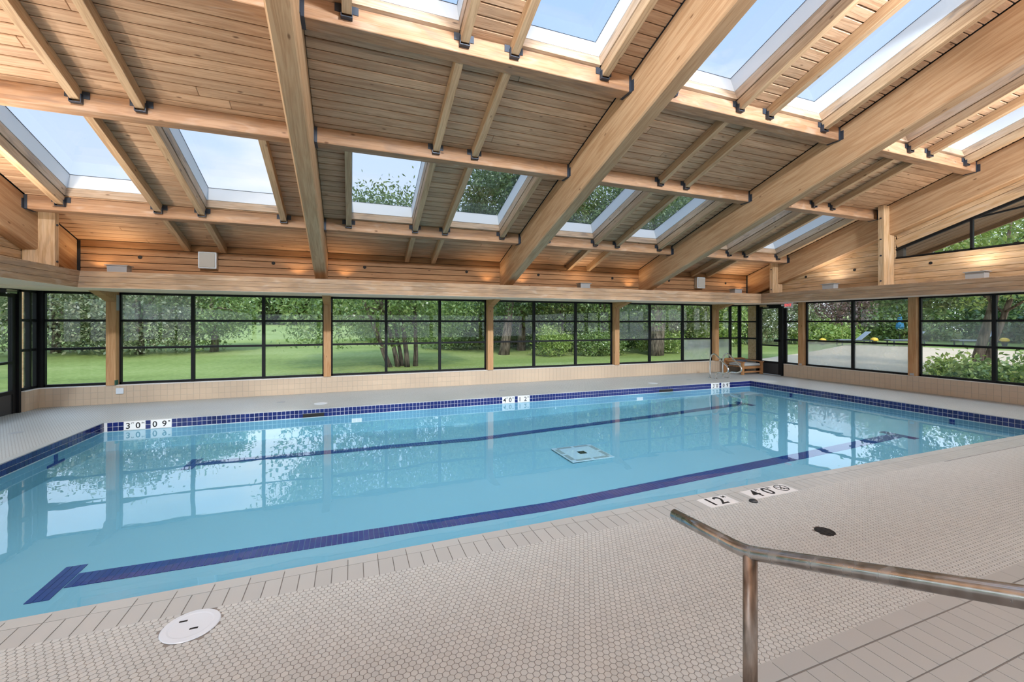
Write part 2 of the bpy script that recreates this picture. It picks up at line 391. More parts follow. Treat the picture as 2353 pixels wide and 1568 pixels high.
# border rows of rectangular tiles in front of the steps
link('border_grout', MB().box(-1.0, 6.6, .3, 1.405, 0, .0006).mesh('border_grout', 'grout_dark'), None, floor)
def tile_row(name, x0, x1, pitch, ya, yb, mat, parent, z=0.0, gap=.004, h=.0032, phase=0.0, skip=None):
    tm = boxmesh(pitch - gap, yb - ya - gap, h, mat, .0007)
    k = math.floor((x0 - phase) / pitch)
    while phase + k * pitch < x1:
        xa = phase + k * pitch; xc = xa + pitch / 2; k += 1
        if xa < x0 - 1e-6 or (skip and skip(xc)): continue
        link(name, tm, Matrix.Translation((xc, (ya + yb) / 2, z + h / 2 + .0004)), parent)
tile_row('border_tile', .9, 5.4, .199, 1.308, 1.402, 'border_tile', floor, phase=1.794, gap=.0025)
tile_row('border_tile', .9, 5.4, .0995, 1.108, 1.303, 'border_tile', floor, phase=1.794, gap=.003)
tile_row('border_tile', 1.2, 5.0, .2148, 1.013, 1.105, 'border_tile', floor, phase=2.392, gap=.0025)
tile_row('border_tile', 1.2, 4.4, .0995, .81, 1.009, 'border_tile', floor, phase=1.794, gap=.003)
# ================================================================== pool
def zf(x): return float(np.interp(x, [PX0, 2.1, 6.25, PX1], [-.45, -.52, -.40, -.26]))
b = MB(); xs = [PX0, -1, 2.1, 4.2, 6.25, 8.2, PX1]
for x0, x1 in zip(xs[:-1], xs[1:]): b.add([(x0, PY0, zf(x0)), (x1, PY0, zf(x1)), (x1, PY1, zf(x1)), (x0, PY1, zf(x0))], [(0, 1, 2, 3)])
t_ = .02
b.box(PX0 - t_, PX1 + t_, PY1, PY1 + t_, -.9, -.006).box(PX0 - t_, PX1 + t_, PY0 - t_, PY0, -.9, -.012).box(PX0 - t_, PX0, PY0, PY1, -.9, -.006).box(PX1, PX1 + t_, PY0, PY1, -.9, -.006)
pool = link('pool_basin', b.mesh('pool_basin', 'pool_plaster'), None, None, kind='structure', label='rectangular tiled swimming pool basin with lane lines')
grt = MB().box(PX0, PX1, PY1 - .0012, PY1, -.152, -.002).box(PX0, PX0 + .0012, PY0, PY1, -.152, -.002).box(PX1 - .0012, PX1, PY0, PY1, -.152, -.002)
link('tile_grout', grt.mesh('tile_grout', 'marker_tile'), None, pool)
TP = .069
tA = boxmesh(TP - .006, .006, TP - .006, 'navy_tile', .001); tB = boxmesh(.006, TP - .006, TP - .006, 'navy_tile', .001)
marks = [(-3.362, -3.086), (-3.017, -2.743), (2.976, 3.252), (3.324, 3.599), (8.741, 8.992), (9.081, 9.352)]
skims = [(-.80, -.45), (7.03, 7.44)]
stuff = MB(); n_t = 0
def tile_at(x, y, z, side):
    global n_t
    big = (side == 'R') or (side == 'L' and y > 5.9) or (side == 'F' and x < -.9)
    if big and n_t < 300 and z > -.13:
        link('waterline_tile', tA if side == 'F' else tB, Matrix.Translation((x, y, z)), pool); n_t += 1
    else:
        h = (TP - .006) / 2
        if side == 'F': stuff.box(x - h, x + h, y - .003, y + .003, z - h, z + h)
        else: stuff.box(x - .003, x + .003, y - h, y + h, z - h, z + h)
for r in range(2):
    z = -.006 - TP * (r + .5)
    y = PY1 - TP / 2
    while y > PY0:
        tile_at(PX1 - .004, y, z, 'R'); tile_at(PX0 + .004, y, z, 'L'); y -= TP
    x = -3.017 - 8 * TP - TP / 2
    while x < PX1:
        if x > PX0 + .02 and not (r < 2 and any(a < x < c for a, c in marks)) and not (r == 1 and any(a < x < c for a, c in skims)): tile_at(x, PY1 - .004, z, 'F')
        x += TP
link('waterline_tile_field', stuff.mesh('waterline_tile_field', 'navy_tile'), None, pool, kind='stuff')
# depth markers in the far waterline
def far_marker(a, c, big1, big2, s1, s2):
    mk = put(MB().box(a + .004, c - .004, PY1 - .009, PY1 - .001, -.142, -.008), 'depth_marker', 'marker_tile', pool, bevel=.001, label='white depth marker tile with black numerals in the waterline')
    w = c - a; M = lambda x, z: frame_m((1, 0, 0), (0, 0, 1), (0, -1, 0), (x, PY1 - .0095, z))
    link('lettering', text_mesh(big1, .128, 'ink'), M(a + w * .20, -.080), mk); link('lettering', text_mesh(big2, .128, 'ink'), M(a + w * .66, -.080), mk)
    if s1: link('lettering', text_mesh(s1, .036, 'ink'), M(a + w * .41, -.040), mk)
    if s2: link('lettering', text_mesh(s2, .036, 'ink'), M(a + w * .89, -.040), mk)
far_marker(*marks[0], '3', '0', 'FT', 'IN'); far_marker(*marks[1], '0', '9', '', 'M')
far_marker(*marks[2], '4', '0', 'FT', 'IN'); far_marker(*marks[3], '1', '2', '', 'M')
far_marker(*marks[4], '3', '0', 'FT', 'IN'); far_marker(*marks[5], '0', '9', '', 'M')
for a, c in skims:
    sk = put(MB().box(a - .035, c + .035, PY1 - .006, PY1 - .001, -.142, -.078), 'skimmer_opening', 'dark_hole', pool, label='dark skimmer slot in the blue tile')
for x in (.098, 6.485): put(MB().box(x - .09, x + .09, PY1 - .012, PY1, -.30, -.225), 'pool_light', 'pool_lens', pool, bevel=.01, label='small white underwater light')
for y in (7.2, 6.3, 4.32): put(MB().box(PX1 - .012, PX1, y - .04, y + .04, -.17, -.145), 'return_fitting', 'white_plastic', pool, bevel=.004)
# wall crosses below the lane ends
for y in (4.32, 7.3):
    for sx, xx in (('R', PX1 - .006), ('L', PX0 + .006)):
        for (ya, yb, za, zb) in ((y - .035, y + .035, -.235, -.165), (y - .035, y + .035, -.31, -.24)):
            put(MB().box(xx - .003, xx + .003, ya, yb, za, zb), 'target_tile', 'lane_tile', pool)
        for k in (-2, -1, 1, 2):
            put(MB().box(xx - .003, xx + .003, y + k * .07 - .033, y + k * .07 + .033, -.30, -.265), 'target_tile', 'lane_tile', pool)
# lane lines on the floor
def lane(y, x0, x1, w, pitch=.047, single=True):
    x = x0; st = MB()
    while x + pitch <= x1 + 1e-6:
        za, zb = zf(x) + .004, zf(x + pitch) + .004
        if single: bar('lane_tile', (x + .002, y, za), (x + pitch - .002, y, zb), w, .004, 'lane_tile', pool, bevel=0)
        else: st.add([(x + .002, y - w / 2, za + .002), (x + pitch - .002, y - w / 2, zb + .002), (x + pitch - .002, y + w / 2, zb + .002), (x + .002, y + w / 2, za + .002)], [(0, 1, 2, 3)])
        x += pitch
    if st.v: link('lane_tile_field', st.mesh('lane_tile_field', 'lane_tile'), None, pool, kind='stuff')
for y, x0, x1 in ((4.33, -2.05, 8.45), (7.30, -2.05, 8.45)):
    lane(y, x0, x1, .20, single=y < 5)
    for xe in (x0 - .15, x1 + .01):
        for k in range(3):
            for q in (-1, 0, 1):
                xx = xe + k * .048; bar('lane_tile', (xx + .024, y + .165 * q - .081, zf(xx) + .004), (xx + .024, y + .165 * q + .081, zf(xx) + .004), .044, .004, 'lane_tile', pool, bevel=0)
# main drain
dx, dy, dz = 3.37, 5.81, zf(3.37) + .004
dr = thing('main_drain', (dx, dy, dz), 'square white main drain cover on the pool floor', 'drain cover'); q = .36
put(MB().box(dx - q, dx + q, dy - q, dy + q, dz, dz + .012), 'cover_plate', 'white_plastic', dr, bevel=.004)
for sx in (-1, 1):
    for k in (-1, 1):
        put(MB().box(dx + sx * (q - .055) - .035, dx + sx * (q - .055) + .035, dy + k * .15 - .125, dy + k * .15 + .125, dz + .0125, dz + .014), 'slot', 'grey_fixture', dr)
        put(MB().box(dx + k * .15 - .125, dx + k * .15 + .125, dy + sx * (q - .055) - .035, dy + sx * (q - .055) + .035, dz + .0125, dz + .014), 'slot', 'grey_fixture', dr)
put(MB().box(dx - .06, dx + .06, dy - .06, dy + .06, dz + .0125, dz + .016), 'grate', 'dark_hole', dr)
# water
n = 2
link('pool_water', MB().add([(PX0, PY0 - .005, WATER), (PX1, PY0 - .005, WATER), (PX1, PY1, WATER), (PX0, PY1, WATER)], [(0, 1, 2, 3)]).mesh('pool_water', 'water'), None, None,
     kind='stuff', label='still pale blue water filling the pool', category='water')
# coping along the near edge
in_mark = lambda x: 2.82 < x < 3.145 or 3.33 < x < 3.875
cop = MB().box(PX0, PX1, PY0 - .265, PY0 - .004, -.06, .0006)
link('coping_grout', cop.mesh('coping_grout', 'grout_dark'), None, pool)
link('grout_line', MB().box(PX0 - .03, FX1, 2.7262, 2.7325, -.01, .0014).mesh('grout_line', 'grout_dark'), None, floor)
tile_row('coping_tile', PX0, PX1, .1835, PY0 - .09, PY0, 'coping_tile', pool, phase=-.02, gap=.005, h=.0034)
tile_row('coping_tile', PX0, PX1, .09175, PY0 - .265, PY0 - .09, 'coping_tile', pool, phase=-.02, gap=.005, h=.0034, skip=in_mark)
link('coping_lip', MB().box(PX0, PX1, PY0 - .02, PY0 + .004, -.06, .0028).mesh('coping_lip', 'coping_tile'), None, pool)
for nm, (xa, xb, ya, yb) in (('coping_edge', (PX0 - .09, PX1 + .09, PY1 - .004, PY1 + .09)), ('coping_edge', (PX0 - .09, PX0 + .004, PY0, PY1)), ('coping_edge', (PX1 - .004, PX1 + .09, PY0, PY1))):
    put(MB().box(xa, xb, ya, yb, -.005, .004), nm, 'coping_tile', pool)
ya, yb = 2.733, 2.903
for xa, xb, parts in ((2.822, 3.143, [('1', .185, .26, -.004), ('2', .185, .60, -.004), ('M', .05, .86, .050)]), (3.333, 3.872, [('4', .185, .19, -.004), ('0', .185, .475, -.004), ('FT', .046, .335, .055), ('IN', .046, .60, .055)])):
    mk = put(MB().box(xa, xb, ya, yb, .0004, .0042), 'depth_marker', 'marker_tile', pool, bevel=.0008, label='white depth marker tile set in the near coping')
    for body, size, u, dv in parts:
        tm = text_mesh(body, size, 'ink', .0004)
        link('lettering', tm, Matrix.Translation((xa + (xb - xa) * u, (ya + yb) / 2 + dv, .0046)), mk)
    if xb > 3.5:
        cx, cyy = xb - .095, (ya + yb) / 2 + .012; ring = [(cx + .062 * math.cos(a * math.pi / 14), cyy + .062 * math.sin(a * math.pi / 14), .0046) for a in range(29)]
        put(MB().tube(ring, .0035, 6).tube([(cx - .044, cyy + .044, .0046), (cx + .044, cyy - .044, .0046)], .0035, 6), 'no_diving_symbol', 'ink', mk)
        put(MB().tube([(cx - .03, cyy - .018, .0046), (cx + .002, cyy + .004, .0046), (cx + .024, cyy + .034, .0046)], .0045, 6).tube([(cx + .002, cyy + .004, .0046), (cx + .005, cyy - .03, .0046)], .0035, 6), 'no_diving_symbol', 'ink', mk)

# ================================================================== deck fittings
ld = thing('skimmer_lid', (-.767, 2.612, 0), 'round white plastic skimmer lid with two slots in the near deck', 'lid')
put(MB().lathe([(.126, .0006), (.128, .004), (.124, .007), (.100, .0085), (.092, .0072), (.001, .0072)], -.767, 2.612, 40), 'cover', 'white_plastic', ld, smooth=False)
for x, y in ((-.812, 2.655), (-.745, 2.578)): put(MB().box(x - .018, x + .018, y - .006, y + .006, .0066, .0082), 'finger_slot', 'dark_hole', ld)
dg = thing('deck_drain', (3.295, 2.128, 0), 'small round black grated floor drain beyond the steel handrail', 'drain')
put(MB().lathe([(.066, .0006), (.066, .0040), (.058, .0042), (.056, .0028), (.001, .0028)], 3.295, 2.128, 28), 'rim', 'dark_hole', dg)
for k in range(-3, 4):
    w = math.sqrt(max(.054 ** 2 - (k * .015) ** 2, 1e-5)); put(MB().box(3.295 - w, 3.295 + w, 2.128 + k * .015 - .0045, 2.128 + k * .015 + .0045, .0024, .0044), 'grate_bar', 'ink', dg)
put(MB().lathe([(.034, .0006), (.036, .008), (.030, .018), (.012, .023), (.001, .024)], 3.262, 2.700, 20), 'deck_plug', 'door_grey', None, smooth=True,
    label='small dark domed plug on the deck between the two coping depth markers', category='plug')
for (x, y), lb in (((-4.44, 8.10), 'round floor drain on the left deck near the black left door'), ((-1.294, 9.42), 'round floor drain on the far deck before the second window bay'),
                   ((3.264, 9.22), 'round floor drain behind the middle depth markers'), ((7.86, 9.22), 'round floor drain on the far deck before the fourth window bay'), ((8.68, 9.19), 'round floor drain on the far deck nearest the pool ladder')):
    put(MB().lathe([(.075, .0), (.075, .003), (.066, .004), (.001, .003)], x, y, 24), 'deck_drain', 'grey_fixture', None, label=lb, category='drain')
for (x, y), lb in (((7.30, 8.98), 'round white skimmer lid on the far deck left of the ladder'), ((-.55, 8.98), 'round white skimmer lid on the far deck above the left skimmer slot')):
    put(MB().lathe([(.12, .0), (.12, .004), (.10, .006), (.001, .005)], x, y, 28), 'skimmer_lid', 'white_plastic', None, label=lb, category='lid')
# grab rails of the ladder
rail_prof = [(9.265, 0), (9.272, .25), (9.268, .46), (9.25, .58), (9.205, .66), (9.13, .695), (9.06, .672), (8.97, .60), (8.86, .515), (8.76, .445), (8.69, .385), (8.645, .315), (8.65, .255), (8.70, .207), (8.80, .178), (8.90, .175), (8.98, .176), (9.03, .150), (9.055, .09), (9.062, 0)]
for x, lb in ((9.52, 'chrome looped grab rail of the pool ladder, nearer the far posts'), (10.0, 'chrome looped grab rail of the pool ladder, nearer the wooden chair')):
    g = thing('grab_rail', (x, 9.16, 0), lb, 'grab rail', 'pair of ladder grab rails')
    pr = []
    for i in range(len(rail_prof) - 1):
        for s in (0, .5): pr.append((x, rail_prof[i][0] * (1 - s) + rail_prof[i + 1][0] * s, rail_prof[i][1] * (1 - s) + rail_prof[i + 1][1] * s))
    pr.append((x, 9.062, 0)); put(MB().tube(pr, .021, 10), 'tube', 'chrome', g, smooth=True)
    for y in (9.265, 9.062): put(MB().lathe([(.05, 0), (.05, .006), (.03, .018), (.022, .02)], x, y, 18), 'escutcheon', 'chrome', g)
# foreground handrail
hr = thing('steel_handrail', (1.15, .963, 0), 'worn stainless steel handrail on a post in the right foreground', 'handrail')
RR = .0205
top = [(1.15, 1.292, .822), (1.15, 1.15, .829), (1.15, 1.03, .834), (1.15, .995, .837), (1.15, .965, .843), (1.15, .93, .854), (1.15, .88, .872), (1.15, .40, 1.047), (1.15, -.2, 1.265)]
put(MB().tube(top, RR, 20), 'rail', 'rail_steel', hr, smooth=True)
put(MB().tube([(1.15, .963, 0), (1.15, .963, .838)], RR, 20), 'post', 'rail_post', hr, smooth=True)
put(MB().lathe([(.06, 0), (.06, .006), (.03, .012)], 1.15, .963, 20), 'base_flange', 'rail_steel', hr)
put(MB().tube([(1.15, -.2, 0), (1.15, -.2, 1.25)], RR, 16), 'post', 'rail_post', hr, smooth=True)

# ================================================================== lower walls, tiles, sills
def wall_tiles(parent, pts, along, face, zs=(0., .118, .236, .354), pitch=.108, big=None):
    """glazed tiles on a low wall; along 'X' or 'Y'"""
    st = MB(); g = .0035; n = 0
    a, b = pts; k = 0
    while a + k * pitch < b - .01:
        u0 = a + k * pitch; u1 = min(u0 + pitch, b); k += 1
        for z0, z1 in zip(zs[:-1], zs[1:]):
            c, L, h = (u0 + u1) / 2, u1 - u0 - g, z1 - z0 - g
            if big(c) and n < 300:
                n += 1
                mesh = boxmesh(L, .006, h, 'beige_tile', .001) if along == 'X' else boxmesh(.006, L, h, 'beige_tile', .001)
                link('wall_tile', mesh, Matrix.Translation((c, face, (z0 + z1) / 2) if along == 'X' else (face, c, (z0 + z1) / 2)), parent)
            elif along == 'X': st.box(c - L / 2, c + L / 2, face - .003, face + .003, z0 + g / 2, z1 - g / 2)
            else: st.box(face - .003, face + .003, c - L / 2, c + L / 2, z0 + g / 2, z1 - g / 2)
    if st.v: link('wall_tile_field', st.mesh('wall_tile_field', 'beige_tile'), None, parent, kind='stuff')
SZ = .36
wf = link('wall_far', MB().box(FX0 - .2, FX1 + .25, FY1, FY1 + .2, -.3, SZ - .014).mesh('wall_far', 'grout'), None, None, kind='structure')
wall_tiles(wf, (FX0, FX1), 'X', FY1 - .001, big=lambda x: x < 2.6)
put(MB().box(FX0 - .05, FX1 + .05, FY1 - .012, FY1 + .2, SZ - .014, SZ), 'sill', 'sill_white', wf, bevel=.003)
ob = put(MB().box(-4.228, -4.112, FY1 - .03, FY1 - .004, .19, .305), 'outlet_box', 'white_plastic', None, bevel=.004, label='small white outlet box on the tiled wall under the leftmost post', category='outlet')
wr = link('wall_right', MB().box(FX1, FX1 + .2, FY0, 8.86, -.3, SZ - .014).box(FX1, FX1 + .2, 9.75, FY1 + .2, -.3, SZ - .014).mesh('wall_right', 'grout'), None, None, kind='structure')
wall_tiles(wr, (2.0, 8.86), 'Y', FX1 - .001, big=lambda y: True)
wall_tiles(wr, (9.75, FY1), 'Y', FX1 - .001, big=lambda y: False)
put(MB().box(FX1 - .012, FX1 + .2, FY0, 8.86, SZ - .014, SZ), 'sill', 'sill_white', wr, bevel=.003)
put(MB().box(FX1 - .012, FX1 + .2, 9.75, FY1, SZ - .014, SZ), 'sill', 'sill_white', wr, bevel=.003)
wl = link('wall_left', MB().box(FX0 - .2, FX0, FY0, 8.9, -.3, SZ - .014).box(FX0 - .2, FX0 + .02, 9.98, FY1 + .2, -.3, SZ - .014).mesh('wall_left', 'grout'), None, None, kind='structure')
wall_tiles(wl, (9.98, FY1), 'Y', FX0 + .021, big=lambda y: True)
put(MB().box(FX0 - .2, FX0 + .032, 9.97, FY1, SZ - .014, SZ), 'sill', 'sill_white', wl, bevel=.003)
put(MB().box(FX0 - .2, FX0 + .02, 9.974, 9.982, 0, SZ - .014), 'wall_end', 'beige_tile', wl)

# ================================================================== windows
WT = 2.155; BARS = (1.07, 1.605)
win_n = [0]
def window(along, a, b, plane, mull, z0=SZ, z1=WT, bars=BARS, fog=(), fr=.045, depth=.06, label=None, haze=()):
    """steel window in the wall plane; along X (plane is y) or along Y (plane is x)"""
    win_n[0] += 1
    mk = lambda u0, u1, w0, w1, d0=0, d1=depth: (MB().box(u0, u1, plane + d0, plane + d1, w0, w1) if along == 'X' else MB().box(plane + d0, plane + d1, u0, u1, w0, w1))
    w = thing(f'window_{win_n[0]}', ((a + b) / 2, plane, z0) if along == 'X' else (plane, (a + b) / 2, z0), kind='structure')
    f = mk(a, b, z0, z0 + fr)
    for q in (mk(a, b, z1 - fr, z1), mk(a, a + fr * .7, z0, z1), mk(b - fr * .7, b, z0, z1)): f.add(q.v, q.f)
    put(f, 'frame', 'black_metal', w)
    for mm in mull: put(mk(mm - .03, mm + .03, z0, z1, -.012, depth), 'mullion', 'black_metal', w)
    for h in bars: put(mk(a, b, h - .022, h + .022, .004, depth - .006), 'glazing_bar', 'black_metal', w)
    us = [a, *mull, b]; ws = [z0, *bars, z1]
    for i in range(len(us) - 1):
        for j in range(len(ws) - 1):
            mat = 'glass_fogged' if (i, j) in fog else 'glass_haze' if (i, j) in haze else 'glass'
            put(mk(us[i] + .02, us[i + 1] - .02, ws[j] + .012, ws[j + 1] - .012, .028, .032), 'pane', mat, w)
    return w
PXS = [-4.30, -.50, 3.32, 7.13, 10.88]; GY = FY1 + .10; PW = .075
window('X', FX0 + .02, PXS[0] - PW, GY, [])
for i, (a, b) in enumerate(zip(PXS[:-1], PXS[1:])):
    A, B = a + PW, b - PW; d = (b - a) / 3
    window('X', A, B, GY, [a + d, a + 2 * d], fog=((2, 0),) if i == 3 else (), haze=((0, 2), (0, 1), (1, 2)) if i == 3 else ((0, 2),) if i == 0 else ())
window('X', PXS[4] + PW, FX1 + .08, GY, [11.60], fog=((0, 0),))
GX = FX1 + .06
window('Y', 9.76, FY1 + .10, GX, [])
window('Y', 8.43, 8.86, GX, [])
RPY = [8.33, 5.78, 3.23, .68, -1.87]
for i, (a, b) in enumerate(zip(RPY[1:], RPY[:-1])): window('Y', a + .085, b - .085, GX, [(a + b) / 2], fog=((0, 0), (1, 0)) if i == 0 else (), haze=((0, 1), (1, 1)) if i == 1 else ())
GXL = FX0 - .10
window('Y', 9.99, FY1 + .08, GXL, [10.24])
for a, b in ((6.35, 8.85), (3.8, 6.3)): window('Y', a, b, GXL, [(a + b) / 2])
# corner posts of the steel frames and timber piers just outside the two corners
put(MB().box(GXL, FX0 + .035, GY - .01, GY + .07, SZ, WT), 'corner_post', 'black_metal', bpy.data.objects['window_1'])
for par, (xa, xb, ya, yb) in ((wl, (-5.92, -5.72, 10.62, 10.86)), (wr, (12.24, 12.44, 10.02, 10.34))):
    put(MB().box(xa, xb, ya, yb, -.1, 2.36), 'outer_pier', 'wood_gable', par, bevel=.01)
# ================================================================== doors
def door(n, x, sgn, y0, y1, label):
    d = thing(f'door_{n}', (x, (y0 + y1) / 2, 0), kind='structure')
    B = lambda ya, yb, za, zb, xa=-.03, xb=.03: MB().box(x + xa, x + xb, ya, yb, za, zb)
    f = B(y0 - .05, y0, 0, 2.15, -.06, .06)
    for q in (B(y1, y1 + .05, 0, 2.15, -.06, .06), B(y0 - .05, y1 + .05, 2.10, 2.16, -.06, .06)): f.add(q.v, q.f)
    put(f, 'frame', 'black_metal', d)
    s = B(y0, y0 + .10, .01, 2.1)
    for q in (B(y1 - .10, y1, .01, 2.1), B(y0 + .1, y1 - .1, 2.0, 2.1), B(y0 + .1, y1 - .1, .34, .40), B(y0 + .1, y1 - .1, .86, .90)): s.add(q.v, q.f)
    put(s, 'stile', 'black_metal', d)
    put(B(y0 + .1, y1 - .1, .01, .34, -.02, .02), 'kick_panel', 'door_grey', d)
    put(B(y0 + .1, y1 - .1, .40, .86, -.003, .003), 'pane', 'glass', d); put(B(y0 + .1, y1 - .1, .90, 2.0, -.003, .003), 'pane', 'glass', d)
    hb = B(y0 + .05, y0 + .20, 1.0, 1.07, .03 * sgn, .09 * sgn) if sgn < 0 else B(y0 + .05, y0 + .2, 1.0, 1.07, .03, .09)
    put(hb, 'handle', 'black_metal', d)
    c = put(B(y1 - .34, y1 - .10, 2.06, 2.12, min(.03 * sgn, .09 * sgn), max(.03 * sgn, .09 * sgn)), 'door_closer', 'chrome', d)
    put(MB().tube([(x + .06 * sgn, y1 - .2, 2.05), (x + .15 * sgn, y1 - .45, 2.05)], .01, 8), 'closer_arm', 'chrome', c)
    return d
door(1, FX1 + .03, -1, 8.93, 9.70, '')
door(2, FX0 - .06, 1, 9.0, 9.88, '')
# posts standing between the windows
plabels = ['leftmost square timber post by the far windows, with a green tag', 'square timber post between the first and second wide window bays', 'square timber post in the middle of the far window wall',
           'square timber post between the third and fourth wide window bays', 'square timber post behind the pool ladder']
for x, lb in zip(PXS, plabels):
    p = thing('window_post', (x, 10.385, SZ), lb, 'post', 'timber posts along the far windows')
    bar('shaft', (x, 10.385, SZ), (x, 10.385, 1.965), .15, .17, 'wood_post', p, up=(0, 1, 0))
    cap = MB().prism([(10.47, 1.965), (10.30, 1.965), (9.66, 2.150), (9.66, 2.165), (10.47, 2.165)], 'X', x - .075, x + .075)
    put(cap, 'bracket', 'wood_post', p, bevel=.004)
    put(MB().box(x + .072, x + .077, 10.33, 10.44, 1.80, 2.10), 'side_plate', 'grey_fixture', p)
    if x < -4: put(MB().box(x + .06, x + .0765, 10.296, 10.40, SZ + .005, SZ + .10), 'tag', 'green_tape', p)
for y, lb in zip(RPY, ['timber post on the right wall beside the exit door', 'timber post on the right wall between the two wide windows', 'timber post on the right wall nearest the camera', None, None]):
    if not lb: continue
    p = thing('window_post', (FX1 + .05, y, SZ), lb, 'post', 'timber posts along the right windows')
    bar('shaft', (FX1 + .04, y, SZ), (FX1 + .04, y, 2.15), .15 if y < 8 else .14, .17, 'wood_post', p, up=(1, 0, 0))
    put(MB().box(FX1 - .048, FX1 - .043, y - .04, y + .04, SZ + .01, SZ + .06), 'base_plate', 'grey_fixture', p)
# exit sign
ex = thing('exit_sign', (11.45, 8.37, 1.985), 'red and white exit sign hanging above the sidelight by the right door', 'sign')
put(MB().box(11.44, 11.47, 8.24, 8.50, 1.985, 2.135), 'housing', 'exit_white', ex, bevel=.004)
put(MB().box(11.436, 11.440, 8.265, 8.475, 2.005, 2.115), 'face', 'exit_white', ex)
link('lettering', text_mesh('EXIT', .10, 'exit_red', .001), frame_m((0, -1, 0), (0, 0, 1), (-1, 0, 0), (11.434, 8.37, 2.058)), ex)
put(MB().tube([(11.455, 8.37, 2.13), (11.455, 8.37, 2.16)], .012, 8), 'stem', 'exit_white', ex)
put(MB().lathe([(.028, 2.04), (.034, 2.055), (.028, 2.085), (.001, 2.09)], 11.45, 8.545, 12), 'lamp_head', 'white_plastic', ex)

# ================================================================== band, shelf and soffit
def trim(n): return thing(f'trim_{n}', (0, 0, 2.1), kind='structure')
BX0, BX1, BY = -3.90, 10.50, 8.45
t1 = trim(1)
def band_boards(tr, poly_outer, poly_inner, n=3):
    pass
zs = [2.105, 2.19, 2.275, 2.352]
for k in range(3):
    z0, z1 = zs[k] + .002, zs[k + 1] - .002
    off = lambda z: .05 * (2.352 - z) / .247
    # far board
    y0, y1 = BY + off(z0), BY + off(z1)
    b = MB().add([(BX0 - off(z0), y0, z0), (BX1 + off(z0), y0, z0), (BX1 + off(z1), y1, z1), (BX0 - off(z1), y1, z1),
                  (BX0 - off(z0), y0 + .05, z0), (BX1 + off(z0), y0 + .05, z0), (BX1 + off(z1), y1 + .05, z1), (BX0 - off(z1), y1 + .05, z1)],
                 [(0, 1, 2, 3), (7, 6, 5, 4), (0, 4, 5, 1), (3, 2, 6, 7), (0, 3, 7, 4), (1, 5, 6, 2)])
    put(b, 'fascia_board', 'wood_band', t1)
    for nm, X, sg in (('R', BX1, 1), ('L', BX0, -1)):
        xa, xb = X + sg * off(z0), X + sg * off(z1); ya, yb = BY + off(z0), BY + off(z1)
        L = ya + 6.0; mm = Matrix(((0, 1, 0, xa), (1, 0, 0, (ya - 6) / 2), (0, 0, 1, z0), (0, 0, 0, 1)))
        vs = [(-L / 2 - 0, 0, 0), (L / 2, 0, 0), (L / 2 + yb - ya, xb - xa, z1 - z0), (-L / 2, xb - xa, z1 - z0)]
        vs += [(v[0], v[1] + sg * .05, v[2]) for v in vs]
        link('fascia_board', MB().add(vs, [(0, 1, 2, 3), (7, 6, 5, 4), (0, 4, 5, 1), (3, 2, 6, 7), (0, 3, 7, 4), (1, 5, 6, 2)]).mesh('fascia_board', 'wood_band'), mm, t1)
put(MB().box(BX0 - .5, BX1 + .5, BY, WALLY + .05, 2.345, 2.36), 'shelf_board', 'wood_band', t1)
put(MB().box(BX1, BX1 + .52, -6, BY + .3, 2.345, 2.3605), 'shelf_board', 'wood_band', t1)
put(MB().box(BX0 - .52, BX0, -6, BY + .3, 2.345, 2.3605), 'shelf_board', 'wood_band', t1)
t2 = trim(2)
sf = MB().prism([(BY + .05, 2.105), (FY1 + .3, 2.16), (FY1 + .3, 2.34), (BY + .05, 2.34)], 'X', FX0 - .3, FX1 + .3)
put(sf, 'soffit', 'cream_soffit', t2)
put(MB().prism([(BX1 + .05, 2.105), (FX1 + .3, 2.155), (FX1 + .3, 2.34), (BX1 + .05, 2.34)], 'Y', -8, BY + .06), 'soffit', 'cream_soffit', t2)
put(MB().prism([(BX0 - .05, 2.105), (FX0 - .3, 2.155), (FX0 - .3, 2.34), (BX0 - .05, 2.34)][::-1], 'Y', -8, BY + .06), 'soffit', 'cream_soffit', t2)

# ================================================================== upper walls
wu = link('wall_upper_far', MB().box(XC[0] - .1, XC[4] + .1, WALLY + .028, WALLY + .2, 2.3, 3.2).mesh('wall_upper_far', 'roof_black'), None, None, kind='structure')
bh = .118
for k in range(5):
    z0 = 2.362 + k * bh
    for i in range(4):
        bar('wall_board', (XC[i] + RW / 2, WALLY + .014, z0 + bh / 2), (XC[i + 1] - RW / 2, WALLY + .014, z0 + bh / 2), .028, bh - .009, 'wood_wall', wu)
for x in (-3.41, -1.38, .256, 2.384, 4.122, 6.17, 7.95, 9.95):
    put(MB().tube([(x, WALLY + .004, 2.693), (x, WALLY - .006, 2.693)], .032, 16), 'vent_hole', 'dark_hole', wu)
for x in (XC[0] + RW / 2 + .02, XC[4] - RW / 2 - .02): put(MB().box(x - .02, x + .02, WALLY - .012, WALLY + .02, 2.36, 2.93), 'corner_trim', 'dark_hole', wu)
